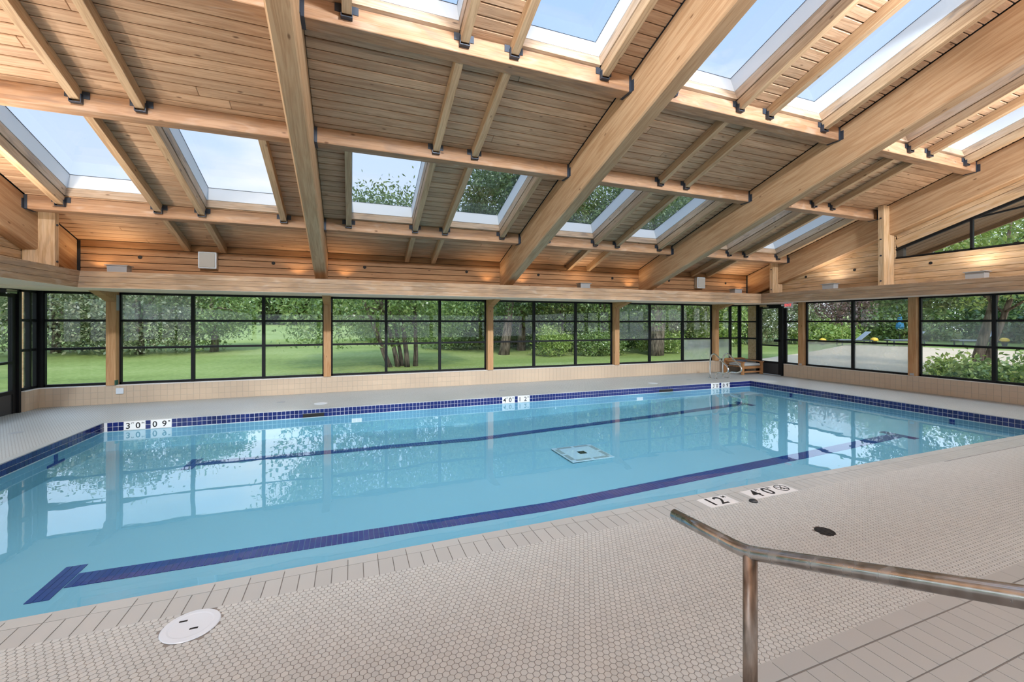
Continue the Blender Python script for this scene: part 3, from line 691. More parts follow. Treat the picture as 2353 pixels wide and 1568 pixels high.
def gable(name, xin, sg):
    """boarded gable wall; xin = inner face, sg = outward direction"""
    w = link(name, MB().prism([(9.3, 2.3), (9.3, 2.9), (5.5, zd(5.5) + .05), (5.5, 2.3)], 'X', xin + sg * .03, xin + sg * .13)
             .prism([(5.5, 2.3), (5.5, 2.94), (-6, 2.94), (-6, 2.3)], 'X', xin + sg * .03, xin + sg * .13)
             .prism([(5.5, zd(5.5) - .95), (5.5, zd(5.5) + .05), (RIDGE_Y, zd(RIDGE_Y) + .05), (RIDGE_Y, zd(RIDGE_Y) - .95)], 'X', xin + sg * .03, xin + sg * .13)
             .prism([(RIDGE_Y, zd(RIDGE_Y) - .95), (RIDGE_Y, zd(RIDGE_Y) + .05), (-6, zd(8.0) + .05), (-6, 2.94)], 'X', xin + sg * .03, xin + sg * .13).mesh(name, 'roof_black'), None, None, kind='structure')
    for k in range(16):
        z0 = 2.362 + k * bh; zc = z0 + bh / 2
        ymax = min(WALLY, 7.88 - (z0 + bh - 3.36) / TAN); ymin = 5.62 if z0 > 2.93 else -6.0
        if ymax > ymin + .1: bar('gable_board', (xin + sg * .014, ymin, zc), (xin + sg * .014, ymax, zc), .028, bh - .0045, 'wood_gable', w)
    for k in range(4):
        d0 = -.94 + k * .19 + .095
        bar('gable_board', rp(xin + sg * .014, 5.62) + Vector((0, 0, d0)), rp(xin + sg * .014, RIDGE_Y) + Vector((0, 0, d0)), .028, .19 * CP - .005, 'wood_gable', w)
    for y, z in ((6.42, 2.797), (5.03, 2.773), (7.55, 2.75), (3.6, 2.77)):
        put(MB().tube([(xin, y, z), (xin - sg * .006, y, z)], .03, 16), 'vent_hole', 'dark_hole', w)
    return w
gxr, gxl = 10.97, 6.54 - 10.97
gable('wall_gable_right', gxr, 1); gable('wall_gable_left', gxl, -1)
def gable_window(n, xp, sg):
    win_n[0] += 1
    w = thing(f'window_{win_n[0]}', (xp, 3.3, 2.95), kind='structure')
    top = lambda y: zd(y) - .955
    for y0, y1 in ((5.62, 4.43), (4.43, 3.0), (3.0, RIDGE_Y)):
        put(MB().prism([(y0, 2.955), (y0, top(y0)), (y1, top(y1)), (y1, 2.955)], 'X', xp + sg * .02, xp + sg * .026), 'pane', 'glass', w)
    put(MB().box(min(xp, xp + sg * .06), max(xp, xp + sg * .06), RIDGE_Y, 5.62, 2.935, 2.975), 'frame', 'black_metal', w)
    bar('frame', (xp + sg * .03, 5.62, top(5.62) - .02), (xp + sg * .03, RIDGE_Y, top(RIDGE_Y) - .02), .06, .04, 'black_metal', w)
    for y in (4.43, 3.0): put(MB().box(min(xp, xp + sg * .06), max(xp, xp + sg * .06), y - .02, y + .02, 2.95, top(y)), 'mullion', 'black_metal', w)
    put(MB().prism([(4.43, top(4.43) - .03), (4.43, top(4.43)), (3.0, top(4.43) + .15), (3.0, top(4.43) + .12)], 'X', xp + sg * .01, xp + sg * .04), 'glazing_bar', 'black_metal', w)
gable_window(1, gxr, 1); gable_window(2, gxl, -1)
# short gable posts standing on the shelf
for sx, side in ((1, 'right'), (-1, 'left')):
    mir = lambda x: x if sx > 0 else 6.54 - x
    for y0, y1, ztop, lb in ((5.64, 5.75, zd(5.7) - .01, f'tall bolted timber post standing on the {side} gable shelf'), (8.18, 8.28, zd(8.23) - .01, f'short bolted timber post in the far corner of the {side} gable shelf')):
        if sx < 0 and y0 < 6: continue
        xa, xb = sorted((mir(10.60), mir(10.96)))
        p = thing('gable_post', ((xa + xb) / 2, (y0 + y1) / 2, 2.36), lb, 'post')
        bar('shaft', ((xa + xb) / 2, (y0 + y1) / 2, 2.361), ((xa + xb) / 2, (y0 + y1) / 2, ztop), y1 - y0, xb - xa, 'wood_gable', p, up=(1, 0, 0))
        for z in (2.46, 3.0, 3.35, 3.8):
            if z < ztop - .15:
                xf = mir(10.60); put(MB().tube([(xf, (y0 + y1) / 2, z), (xf - sx * .012, (y0 + y1) / 2, z)], .016, 8), 'bolt', 'hanger_metal', p)
# ================================================================== rafters
rl = ['deep laminated gable rafter against the left end wall', 'deep laminated roof rafter left of the picture centre', 'deep laminated roof rafter crossing right of the centre', 'deep laminated roof rafter reaching the top right corner', 'deep laminated gable rafter against the right end wall']
RD = .644 * CP
for i, x in enumerate(XC):
    r = thing('rafter', (x, WALLY, 2.4), rl[i], 'rafter', 'roof rafters')
    y0, y1 = WALLY + .23, RIDGE_Y
    p0 = rp(x, y0, -RD / 2); p1 = rp(x, y1, -RD / 2)
    bar('beam', p0, p1, RW, RD, 'wood_rafter', r, bevel=.018)
# ================================================================== ceiling bays
PURL = [7.90, 5.85, 4.28, 2.23]; PT = .18; PHT = .195
JO = [.50, 1.63, 2.18, 3.31]; JW = .088; JH = .125
PITCH = .1235
OPEN = [(PURL[1] + PT, PURL[0] - .02), (PURL[3] + PT, PURL[2] - .02)]
hang = MB()
hang.box(-.052, .052, -.05, .004, -.008, 0).box(-.052, -.046, -.05, .004, 0, .085).box(.046, .052, -.05, .004, 0, .085).box(-.105, .105, -.006, .004, .055, .13)
hang_mesh = hang.mesh('hanger', 'hanger_metal')
sky_n = [win_n[0]]
def skylight(xa, xb, ya, yb):
    """ya = upper (ridge side) y, yb = lower y"""
    win_n[0] += 1
    c = rp((xa + xb) / 2, (ya + yb) / 2)
    s = thing(f'window_{win_n[0]}', c, kind='structure')
    H1, H2 = .135, .36
    def quadbox(p, q, d, t, h0, h1, nm, mat):
        # wall from p to q (deck points), thickness t in direction d, from h0 to h1 along the normal
        p, q, d = Vector(p), Vector(q), Vector(d)
        vs = [p + NRM * h0, q + NRM * h0, q + d * t + NRM * h0, p + d * t + NRM * h0]; vs += [v + NRM * (h1 - h0) for v in vs]
        L = (q - p); x = L.normalized(); y = d.normalized(); z = x.cross(y); mm = frame_m(x, y, z, (p + q) / 2 + NRM * (h0 + h1) / 2)
        inv = mm.inverted(); b = MB().add([inv @ v for v in vs], [(0, 3, 2, 1), (4, 5, 6, 7), (0, 1, 5, 4), (1, 2, 6, 5), (2, 3, 7, 6), (3, 0, 4, 7)])
        link(nm, b.mesh(nm, mat), mm, s)
    up = Vector((0, -CP, SP))
    for h0, h1, nm, mat, ins in ((.012, H1, 'curb', 'wood_curb', 0.), (H1 + .004, H2, 'liner', 'white_frame', .004)):
        quadbox(rp(xa + ins, ya), rp(xa + ins, yb), (-1, 0, 0), .06, h0, h1, nm, mat)
        quadbox(rp(xb - ins, ya), rp(xb - ins, yb), (1, 0, 0), .06, h0, h1, nm, mat)
        quadbox(rp(xa, yb) + up * ins, rp(xb, yb) + up * ins, -up, .06, h0, h1, nm, mat)
        quadbox(rp(xa, ya) - up * ins, rp(xb, ya) - up * ins, up, .06, h0, h1, nm, mat)
    m = MB(); k0, k1 = rp(xa - .03, ya, H2), rp(xb + .03, yb, H2)
    vs = [rp(xa - .03, ya, H2), rp(xb + .03, ya, H2), rp(xb + .03, yb, H2), rp(xa - .03, yb, H2)]; vs += [v + NRM * .006 for v in vs]
    put(m.add(vs, [(0, 3, 2, 1), (4, 5, 6, 7), (0, 1, 5, 4), (1, 2, 6, 5), (2, 3, 7, 6), (3, 0, 4, 7)]), 'pane', 'glass_skylight', s)
    e = .016
    for (p, q) in ((rp(xa, ya, H2 - .004), rp(xa, yb, H2 - .004)), (rp(xb, ya, H2 - .004), rp(xb, yb, H2 - .004)), (rp(xa, yb, H2 - .004), rp(xb, yb, H2 - .004)), (rp(xa, ya, H2 - .004), rp(xb, ya, H2 - .004))):
        bar('gasket', p, q, e, .006, 'hanger_metal', s, bevel=0, up=NRM)
for i in range(4):
    xa, xb = XC[i], XC[i + 1]; fa, fb = xa + RW / 2, xb - RW / 2
    js = [xa + o for o in JO]
    # backing roof boards with the two skylight openings left out
    bk = MB()
    def slab(x0, x1, y0, y1, h0=.034, h1=.16):
        vs = [rp(x0, y0, h0), rp(x1, y0, h0), rp(x1, y1, h0), rp(x0, y1, h0)]; vs += [v + NRM * (h1 - h0) for v in vs]
        bk.add(vs, [(0, 1, 2, 3), (7, 6, 5, 4), (0, 4, 5, 1), (1, 5, 6, 2), (2, 6, 7, 3), (3, 7, 4, 0)])
    ex0 = xa - (1.3 if i == 0 else 0); ex1 = xb + (1.3 if i == 3 else 0)
    ys = [WALLY + 1.0, OPEN[0][1] + .05, OPEN[0][0] - .05, OPEN[1][1] + .05, OPEN[1][0] - .05, RIDGE_Y]
    for k in range(5):
        if k in (1, 3):
            slab(ex0, js[0] + JW / 2 - .04, ys[k + 1], ys[k]); slab(js[1] - JW / 2 + .04, js[2] + JW / 2 - .04, ys[k + 1], ys[k]); slab(js[3] - JW / 2 + .04, ex1, ys[k + 1], ys[k])
        else: slab(ex0, ex1, ys[k + 1], ys[k])
    ce = link('ceiling' if i == 0 else f'ceiling.{i:03d}', bk.mesh('ceiling', 'roof_black'), None, None, kind='structure')
    # tongue and groove planks
    y = WALLY; 
    while y > 2.2:
        yc = y - PITCH / 2; inside = any(a - PITCH * .3 < yc < b + PITCH * .3 for a, b in OPEN)
        spans = [(fa, js[0] + .02), (js[1] - .02, js[2] + .02), (js[3] - .02, fb)] if inside else [(fa, fb)]
        if not inside and random.random() < .45:
            cut = random.uniform(fa + .6, fb - .6); spans = [(fa, cut - .0008), (cut + .0008, fb)]
        for s0, s1 in spans:
            p = rp(0, yc, .016); bar('ceiling_plank', (s0, p.y, p.z), (s1, p.y, p.z), PITCH / CP - .010, .030, 'wood_plank', ce, bevel=.006, up=NRM)
        y -= PITCH
    # purlins
    for k, yp in enumerate(PURL[:3]):
        zt = zd(yp) + .0
        pu = bar('purlin', (fa, yp + PT / 2, zt - PHT / 2 - .01), (fb, yp + PT / 2, zt - PHT / 2 - .01), PT, PHT, 'wood_purlin', ce, bevel=.006)
        for xe, sg in ((fa, 1), (fb, -1)):
            h = MB().box(min(xe, xe + sg * .035), max(xe, xe + sg * .035), yp - .006, yp + .001, zt - PHT - .016, zt - .012).box(min(xe, xe + sg * .035), max(xe, xe + sg * .035), yp - .006, yp + PT, zt - PHT - .018, zt - PHT - .011)
            h.box(min(xe, xe + sg * .006), max(xe, xe + sg * .006), yp - .05, yp, zt - PHT - .01, zt - .07)
            put(h, 'beam_bracket', 'hanger_metal', pu)
    # joists with hangers
    def joist(x, yl, yu):
        """from lower purlin front (yl) up to the upper support (yu)"""
        p0, p1 = rp(x, yl, -JH / 2 - .002), rp(x, yu, -JH / 2 - .002)
        return bar('joist', p0, p1, JW, JH, 'wood_joist', ce, bevel=.004)
    for x in js:
        for (yl, yu) in ((PURL[0], PURL[1] + PT), (PURL[2], PURL[3] + PT)):
            j = joist(x, yl - .004, yu); zb = zd(yl) - JH / CP - .004
            link('hanger', hang_mesh, Matrix.Translation((x, yl - .002, zb - .004)), j)
    for x in js[1:3]:
        joist(x, WALLY, PURL[0] + PT)
        j = joist(x, PURL[1] - .004, PURL[2] + PT); zb = zd(PURL[1]) - JH / CP - .004
        link('hanger', hang_mesh, Matrix.Translation((x, PURL[1] - .002, zb - .004)), j)
    for (ya, yb) in OPEN:
        for (jl, jr) in ((0, 1), (2, 3)): skylight(js[jl] + JW / 2 + .004, js[jr] - JW / 2 - .004, ya, yb)
for xg, ci in ((XC[4] + 1.22, 3), (XC[0] - 1.22, 0)):
    ce = bpy.data.objects['ceiling' if ci == 0 else f'ceiling.{ci:03d}']
    bar('barge_board', rp(xg, 7.6) + Vector((0, 0, -.42)), rp(xg, RIDGE_Y) + Vector((0, 0, -.42)), .05, 1.1, 'wood_band', ce)
    for k in range(5):
        xx = xg - (.12 + .21 * k if ci == 3 else -.12 - .21 * k)
        bar('eave_board', rp(xx, 7.6) + Vector((0, 0, -.90)), rp(xx, RIDGE_Y) + Vector((0, 0, -.90)), .20, .025, 'wood_band', ce)
# roof behind the camera
rb = MB()
zr = zd(RIDGE_Y)
rb.prism([(RIDGE_Y, zr + .03), (RIDGE_Y, zr + .16), (-8.6, zr - TAN * 9.6 + .16), (-8.6, zr - TAN * 9.6 + .03)], 'X', XC[0] - 1.3, XC[4] + 1.3)
link('ceiling_back', rb.mesh('ceiling_back', 'wood_plank'), None, None, kind='structure')
bw = MB().box(FX0 - .3, FX1 + .3, FY0 - .2, FY0, -.3, .4).box(FX0 - .3, FX1 + .3, FY0 - .2, FY0, 2.1, 2.9)
for x in (-5.4, -1.9, 1.6, 5.1, 8.6, 11.9): bw.box(x - .1, x + .1, FY0 - .2, FY0, .4, 2.1)
link('wall_back', bw.mesh('wall_back', 'wood_gable'), None, None, kind='structure')
# ================================================================== lamps
def uplight(x, y, along, label, watts=None, tilt=0.0):
    u = thing('uplight', (x, y, 2.361), label, 'uplight', 'uplight boxes on the shelf')
    a, b = (.13, .085) if along == 'X' else (.085, .13)
    za, zb = 2.361, 2.50
    def shell(s0, s1, z0, z1, nm, mat):
        vs = [(x - a * s0, y - b * s0, z0), (x + a * s0, y - b * s0, z0), (x + a * s0, y + b * s0, z0), (x - a * s0, y + b * s0, z0), (x - a * s1, y - b * s1, z1), (x + a * s1, y - b * s1, z1), (x + a * s1, y + b * s1, z1), (x - a * s1, y + b * s1, z1)]
        k = MB().add(vs, [(0, 3, 2, 1), (0, 1, 5, 4), (1, 2, 6, 5), (2, 3, 7, 6), (3, 0, 4, 7)])
        put(k, nm, mat, u)
    shell(.96, 1.0, za, zb - .012, 'housing', 'grey_fixture')
    r = MB()
    for (x0, x1, y0, y1) in ((-a - .022, a + .022, -b - .022, -b + .004), (-a - .022, a + .022, b - .004, b + .022), (-a - .022, -a + .004, -b, b), (a - .004, a + .022, -b, b)): r.box(x + x0, x + x1, y + y0, y + y1, zb - .012, zb)
    put(r, 'rim', 'grey_fixture', u)
    put(MB().box(x - a * .8, x + a * .8, y - b * .8, y + b * .8, zb - .06, zb - .05), 'lens', 'lamp_glow', u)
    l = bpy.data.lights.new('uplight_lamp', 'AREA'); l.shape = 'RECTANGLE'; l.size = a * 1.6; l.size_y = b * 1.6; l.energy = watts or UPLIGHT_W; l.color = (1., .78, .52) if not watts else (1., .93, .84)
    lo = link('uplight_lamp', l, Matrix.Translation((x, y, zb - .010)) @ Matrix.Rotation(tilt, 4, 'Y') @ Matrix.Rotation(math.pi, 4, 'X'), u)
far_ups = [(-3.56, 'grey uplight box at the left end of the far shelf'), (5.15, 'grey uplight box on the far shelf before the third bay'), (9.97, 'grey uplight box at the right end of the far shelf near the speaker')]
for x, lb in far_ups: uplight(x, 8.80, 'X', lb)
for y, lb in ((4.25, 'grey uplight box on the right shelf under the gable window'), (6.80, 'grey uplight box on the right shelf between the two gable posts')): uplight(10.72, y, 'Y', lb, SIDE_W * .15, R(-25))
for y, w in ((6.3, 'first'), (4.25, 'second'), (2.0, 'third'), (-.3, 'fourth')): uplight(-4.16, y, 'Y', f'added unseen uplight box on the left shelf, {w} from the far corner', SIDE_W, R(25))  # extra boxes added out of view to lift the ceiling light
for y, w in ((1.9, 'first'), (-.4, 'second')): uplight(10.72, y, 'Y', f'added unseen uplight box on the right shelf past the picture edge, {w} of two', SIDE_W, R(-25))  # also added unseen, brightening the right end of the ceiling
# fill lamps added under the ridge, out of view: up and down light
PZ = 3.3
for k, x in enumerate((-2.4, 1.36, 5.17, 8.98)):
    p = thing('fill_pendant', (x, .1, PZ), f'added unseen round fill lamp hung from the ridge over bay {["one", "two", "three", "four"][k]} of the roof', 'fill lamp', 'added hanging fill lamps')
    put(MB().lathe([(.10, PZ + .10), (.46, PZ + .04), (.47, PZ), (.44, PZ - .02), (.09, PZ + .02)], x, .1, 32), 'shade', 'white_frame', p)
    put(MB().tube([(x, .1, PZ + .1), (x, .1, zr - TAN * .9 + .02)], .012, 8), 'rod', 'hanger_metal', p)
    for nm, wv, dz, flip in (('fill_uplight', FILL_UP, .12, True), ('fill_downlight', FILL_DOWN, -.03, False)):
        l = bpy.data.lights.new(nm, 'AREA'); l.shape = 'DISK'; l.size = .8; l.energy = wv; l.color = (.96, .95, 1.) if flip else (.70, .85, 1.)
        link(nm, l, Matrix.Translation((x, .1, PZ + dz)) @ (Matrix.Rotation(math.pi, 4, 'X') if flip else Matrix.Identity(4)), p)
# unseen fill lamps added under the ridge to brighten the far deck
for k, x in enumerate((-2.4, 1.36, 5.17, 8.98)):
    f = thing('fill_floodlight', (x, 1.0, 5.2), f'small fill lamp added unseen under the ridge over bay {["one", "two", "three", "four"][k]}, turned to the far deck', 'fill_floodlight', 'added ridge fill lamps')
    d = (Vector((x * .8 + .6, 9.6, 0)) - Vector((x, 1.0, 5.2))).normalized(); q = d.to_track_quat('-Z', 'Y').to_matrix().to_4x4()
    link('head', MB().box(-.18, .18, -.12, .12, .01, .10).mesh('head', 'grey_fixture'), Matrix.Translation((x, 1.0, 5.2)) @ q, f)
    put(MB().tube([(x, 1.0, 5.25), (x, 1.0, zr + .03)], .012, 8), 'stem', 'hanger_metal', f)
    l = bpy.data.lights.new('fill_flood_lamp', 'AREA'); l.shape = 'RECTANGLE'; l.size = .34; l.size_y = .22; l.energy = FILL_FLOOD_W; l.spread = R(100); l.color = (.80, .90, 1.)
    link('fill_flood_lamp', l, Matrix.Translation((x, 1.0, 5.2)) @ q, f)
# cove lamps hidden behind the fascia at the rafter feet
for i, x in enumerate(XC):
    for dx in (-.42, .42):
        if XC[0] < x + dx < XC[4]:
            cl_ = put(MB().lathe([(.04, 2.361), (.045, 2.40), (.04, 2.402), (.03, 2.38)], x + dx, 8.98, 14), 'cove_lamp', 'grey_fixture', t1)
            l = bpy.data.lights.new('cove_bulb', 'SPOT'); l.energy = COVE_W; l.spot_size = R(120); l.spot_blend = .6; l.shadow_soft_size = .03; l.color = (1., .72, .42)
            link('cove_bulb', l, Matrix.Translation((x + dx, 8.98, 2.405)) @ Matrix.Rotation(math.pi, 4, 'X'), cl_)
# wall speakers
for x, z, lb in ((-2.405, 2.53, 'white square wall speaker between the joists of the left bay'), (8.95, 2.51, 'white square wall speaker between the joists of the right bay')):
    s = thing('wall_speaker', (x, WALLY - .05, z), lb, 'speaker')
    put(MB().box(x - .14, x + .14, WALLY - .12, WALLY - .002, z, z + .30), 'cabinet', 'white_plastic', s, bevel=.01)
    put(MB().box(x - .118, x + .118, WALLY - .128, WALLY - .119, z + .022, z + .278), 'grille', 'speaker_cloth', s, bevel=.004)

# ================================================================== wooden chair in the corner
bx0, bx1, by0, by1 = 10.98, 11.82, 9.45, 10.15
ch = thing('lounge_chair', (11.4, 9.8, 0), 'low wooden lounge chair with grey cushions in the corner beside the ladder', 'chair')
for x in (bx0 + .03, bx1 - .03):
    bar('leg', (x, by0 + .03, 0), (x, by0 + .03, .36), .07, .07, 'wood_bench', ch, up=(0, 1, 0)); bar('leg', (x, by1 - .03, 0), (x, by1 - .03, .44), .07, .07, 'wood_bench', ch, up=(0, 1, 0))
    bar('arm', (x, by0 - .03, .375), (x, by1, .40), .09, .03, 'wood_bench', ch)
for z in (.08, .20): bar('rail', (bx0, by0 + .03, z), (bx1, by0 + .03, z), .03, .045, 'wood_bench', ch)
for k in range(6): bar('seat_slat', (bx0 + .05, by0 + .06 + k * .10, .235), (bx1 - .05, by0 + .06 + k * .10, .235), .07, .022, 'wood_bench', ch)
for k in range(3): bar('back_slat', (bx0 + .04, by1 - .02, .29 + k * .07), (bx1 - .04, by1 - .02, .29 + k * .07), .025, .055, 'wood_bench', ch)
put(MB().box(bx0 + .08, bx1 - .08, by0 + .02, by1 - .12, .25, .33), 'cushion', 'cushion_grey', ch, bevel=.025)
put(MB().box(bx0 + .30, bx1 - .12, by1 - .25, by1 - .04, .335, .40), 'pillow', 'cushion_dark', ch, bevel=.02)

# ================================================================== outdoors
def gz(x, y):
    base = np.interp(y, [-20, 10.5, 13, 20, 30, 45, 70, 110], [-.12, -.12, -.05, .05, .32, .75, 1.25, 1.9])
    right = np.interp(x, [12, 16, 22, 35, 60], [0, .02, .08, .42, .9])
    roll = .12 * math.sin(x * .11 + y * .07) * np.interp(y, [15, 30], [0, 1])
    return float(np.where(x > 12, np.maximum(base * np.interp(x, [12, 30], [1, .55]), -.12 + right), base) + roll)
gx = np.concatenate([np.arange(-70, 80, 2.0)]); gy = np.concatenate([np.arange(-30, 10, 4.0), np.arange(10.6, 40, 1.0), np.arange(40, 130, 4.0)])
g = MB(); vs = [(x, y, gz(x, y)) for y in gy for x in gx]; nx = len(gx)
fs = [(j * nx + i, j * nx + i + 1, (j + 1) * nx + i + 1, (j + 1) * nx + i) for j in range(len(gy) - 1) for i in range(nx - 1)
      if not (gx[i] >= FX0 - 1.6 and gx[i + 1] <= FX1 + .2 and gy[j] >= -9 and gy[j + 1] <= 10.7)]
go = link('ground', g.add(vs, fs).mesh('ground', 'lawn_grass', smooth=True), None, None, kind='structure')
pa = MB(); cols_, rows_ = 22, 14
P0 = [(12.15 + 18 * (i / cols_) , -4 + (16.0 + 6.0 * (i / cols_)) * (j / rows_)) for j in range(rows_ + 1) for i in range(cols_ + 1)]
pvs = [(x, y, gz(x, y) + .03) for x, y in P0]
link('patio', pa.add(pvs, [(j * (cols_ + 1) + i, j * (cols_ + 1) + i + 1, (j + 1) * (cols_ + 1) + i + 1, (j + 1) * (cols_ + 1) + i) for j in range(rows_) for i in range(cols_)]).mesh('patio', 'patio_stone', smooth=True), None, None, kind='structure')

def leaf_mesh(name, centers, sizes, mat, droop=0.0):
    n = len(centers)
    a = RNG.normal(size=(n, 3)); a /= np.linalg.norm(a, axis=1)[:, None]; a[:, 2] -= droop; a /= np.linalg.norm(a, axis=1)[:, None]
    b = RNG.normal(size=(n, 3)); b -= (a * b).sum(1)[:, None] * a; b /= np.linalg.norm(b, axis=1)[:, None]
    s = sizes[:, None]
    q = np.stack([centers - a * s * .55, centers + b * s * .26, centers + a * s * .55, centers - b * s * .26], 1).reshape(-1, 3)
    m = bpy.data.meshes.new(name); m.vertices.add(4 * n); m.vertices.foreach_set('co', q.astype(np.float32).ravel())
    m.loops.add(4 * n); m.loops.foreach_set('vertex_index', np.arange(4 * n, dtype=np.int32))
    m.polygons.add(n); m.polygons.foreach_set('loop_start', np.arange(0, 4 * n, 4, dtype=np.int32))
    m.update(calc_edges=True); m.validate(); m.materials.append(MATS[mat]); return m
def crown_points(n, c, r, clumps, spread, shell=.55):
    d = RNG.normal(size=(clumps, 3)); d /= np.linalg.norm(d, axis=1)[:, None]
    k = d * (shell + (1 - shell) * RNG.random((clumps, 1)) ** .6) * np.array(r)
    idx = RNG.integers(0, clumps, n)
    return np.array(c) + k[idx] + RNG.normal(size=(n, 3)) * spread * (.5 + .5 * RNG.random((n, 1))), k + np.array(c)
def tree(name, label, x, y, crown, n, leaf, size, trunks=((0, 0, .16),), spread=.38, clumps=90, shell=.45, group='trees seen through the windows', trunk_top=None, low=None, cat='tree', droop=0.0):
    """crown = (cx offset, cy offset, cz centre above ground, rx, ry, rz)"""
    z = gz(x, y); t = thing(name, (x, y, z), label, cat, group)
    ox, oy, cz, rx, ry, rz = crown; c = (x + ox, y + oy, z + cz)
    n = int(n * 1.7); size *= .66
    pts, cl = crown_points(n, c, (rx, ry, rz), clumps, spread, shell)
    pts = pts[pts[:, 2] > z + (low if low is not None else .05)]
    pts = pts[~((pts[:, 0] > FX0 - 1.8) & (pts[:, 0] < FX1 + .8) & (pts[:, 1] < 11.2))]
    sz = size * (.6 + .8 * RNG.random(len(pts)))
    link('crown', leaf_mesh('crown', pts, sz, leaf, droop), None, t)
    for (dx, dy, r) in trunks:
        top = Vector((c[0] + dx * 3.2, c[1] + dy * 3.2, c[2] + rz * (.25 if trunk_top is None else trunk_top)))
        b = Vector((x + dx * .95, y + dy * .95, z - .1)); pth = [b.lerp(top, s) + Vector((math.sin(s * 5 + dx * 3) * .06, math.cos(s * 4 + dy) * .06, 0)) for s in (0, .15, .35, .6, .8, 1)]
        mb = MB().tube(pth, [r * 1.25, r, r * .85, r * .62, r * .42, r * .2], 9)
        for q in cl[RNG.integers(0, len(cl), 5)]:
            s = random.uniform(.35, .85); p = b.lerp(top, s); mb.tube([p, p.lerp(Vector(q), .5) + Vector((0, 0, .12)), Vector(q)], [r * .4, r * .25, r * .08], 6)
        put(mb, 'trunk', 'bark', t, smooth=True)
    return t
# left thicket
tree('shrub_tree', 'dense olive tree at the far left beyond the leftmost window panes', -12.4, 25.0, (0, 0, 2.4, 3.6, 2.6, 2.7), 9000, 'leaf_olive', .24, clumps=150, spread=.5)
tree('shrub_tree', 'dense grey-green tree mass behind the leftmost timber post', -8.8, 23.4, (0, 0, 2.4, 2.6, 2.2, 2.6), 8000, 'leaf_olive', .22, clumps=130, spread=.45)
tree('shrub_tree', 'rounded mid green tree at the edge of the open fairway', -6.1, 23.8, (0, 0, 2.3, 1.9, 1.7, 2.3), 6500, 'leaf_mid', .20, clumps=100, spread=.36)
tree('shrub_tree', 'dark leafy tree seen through the left door', -14.2, 18.0, (0, 0, 2.6, 2.6, 3.2, 2.9), 8000, 'leaf_dark', .24, clumps=120, spread=.45)
tree('shrub_tree', 'dark leafy bush low beside the left door', -10.8, 13.6, (0, 0, 1.7, 1.5, 1.8, 1.9), 5000, 'leaf_mid', .18, clumps=80, spread=.34)
# many-stemmed tree on the lawn
tree('multi_trunk_tree', 'wide many-stemmed tree on the near lawn behind the second window bay', 1.75, 15.6, (-.75, .1, 3.2, 3.5, 2.3, 3.1), 17000, 'leaf_mid', .17, trunks=((-.40, 0, .085), (-.14, .1, .08), (.12, -.1, .085), (.40, .05, .08), (.0, .25, .07)), clumps=170, spread=.42, shell=.35, trunk_top=.2, low=.75, droop=.25)
tree('lawn_tree', 'slim tree with dark trunk further back on the fairway', 7.5, 26.0, (0, 0, 4.4, 2.6, 2.4, 3.2), 7000, 'leaf_mid', .24, trunks=((0, 0, .32),), clumps=90, spread=.5, low=1.6)
tree('tall_tree', 'tall tree with leaning pale trunk just right of the middle post', 6.5, 18.9, (.5, .3, 6.0, 3.2, 2.6, 4.2), 15000, 'leaf_dark', .22, trunks=((.25, .05, .22),), clumps=170, spread=.5, low=1.7)
tree('tall_tree', 'tall dark tree with straight trunk in the third window bay', 8.4, 20.9, (.2, .4, 6.4, 3.2, 2.8, 4.8), 14000, 'leaf_dark', .23, trunks=((.06, .05, .2),), clumps=160, spread=.5, low=1.3)
tree('tall_tree', 'dense green tree filling the middle panes of the third bay', 10.3, 19.8, (0, .2, 5.2, 2.6, 2.5, 5.0), 14000, 'leaf_mid', .2, clumps=170, spread=.46, low=.2)
tree('tall_tree', 'dense tree reaching to the ground left of the fourth timber post', 12.0, 18.6, (0, 0, 4.9, 2.3, 2.2, 4.7), 13000, 'leaf_mid', .2, clumps=160, spread=.45, low=.25)
tree('tall_tree', 'thick-trunked tree in the fourth window bay', 13.6, 16.6, (.2, .4, 5.4, 2.6, 2.3, 4.0), 13000, 'leaf_mid', .19, trunks=((.05, 0, .27), (.3, .05, .2)), clumps=150, spread=.42, low=1.2)
tree('tall_tree', 'olive tree behind the pool ladder', 17.2, 19.3, (0, 0, 4.8, 2.8, 2.5, 4.7), 13000, 'leaf_olive', .22, clumps=150, spread=.5, low=.4)
tree('tall_tree', 'yellow-green tree outside the far right corner', 20.6, 20.4, (0, 0, 4.2, 2.8, 2.5, 4.1), 11000, 'leaf_bright', .23, clumps=120, spread=.5, low=.5)
tree('low_shrub', 'bright low shrub under the tall trees right of the middle post', 8.6, 17.6, (0, 0, .6, .9, .7, .65), 2200, 'leaf_bright', .14, trunks=(), clumps=40, spread=.2, group='low shrubs along the lawn', cat='shrub')
tree('low_shrub', 'bright low shrub at the foot of the thick-trunked tree', 14.9, 17.6, (0, 0, .55, 1.2, .8, .6), 2600, 'leaf_bright', .15, trunks=(), clumps=45, spread=.22, group='low shrubs along the lawn', cat='shrub')
tree('low_shrub', 'dark low shrub along the lawn edge in the third bay', 11.0, 17.3, (0, 0, .5, 1.3, .7, .55), 2600, 'leaf_mid', .15, trunks=(), clumps=45, spread=.22, group='low shrubs along the lawn', cat='shrub')
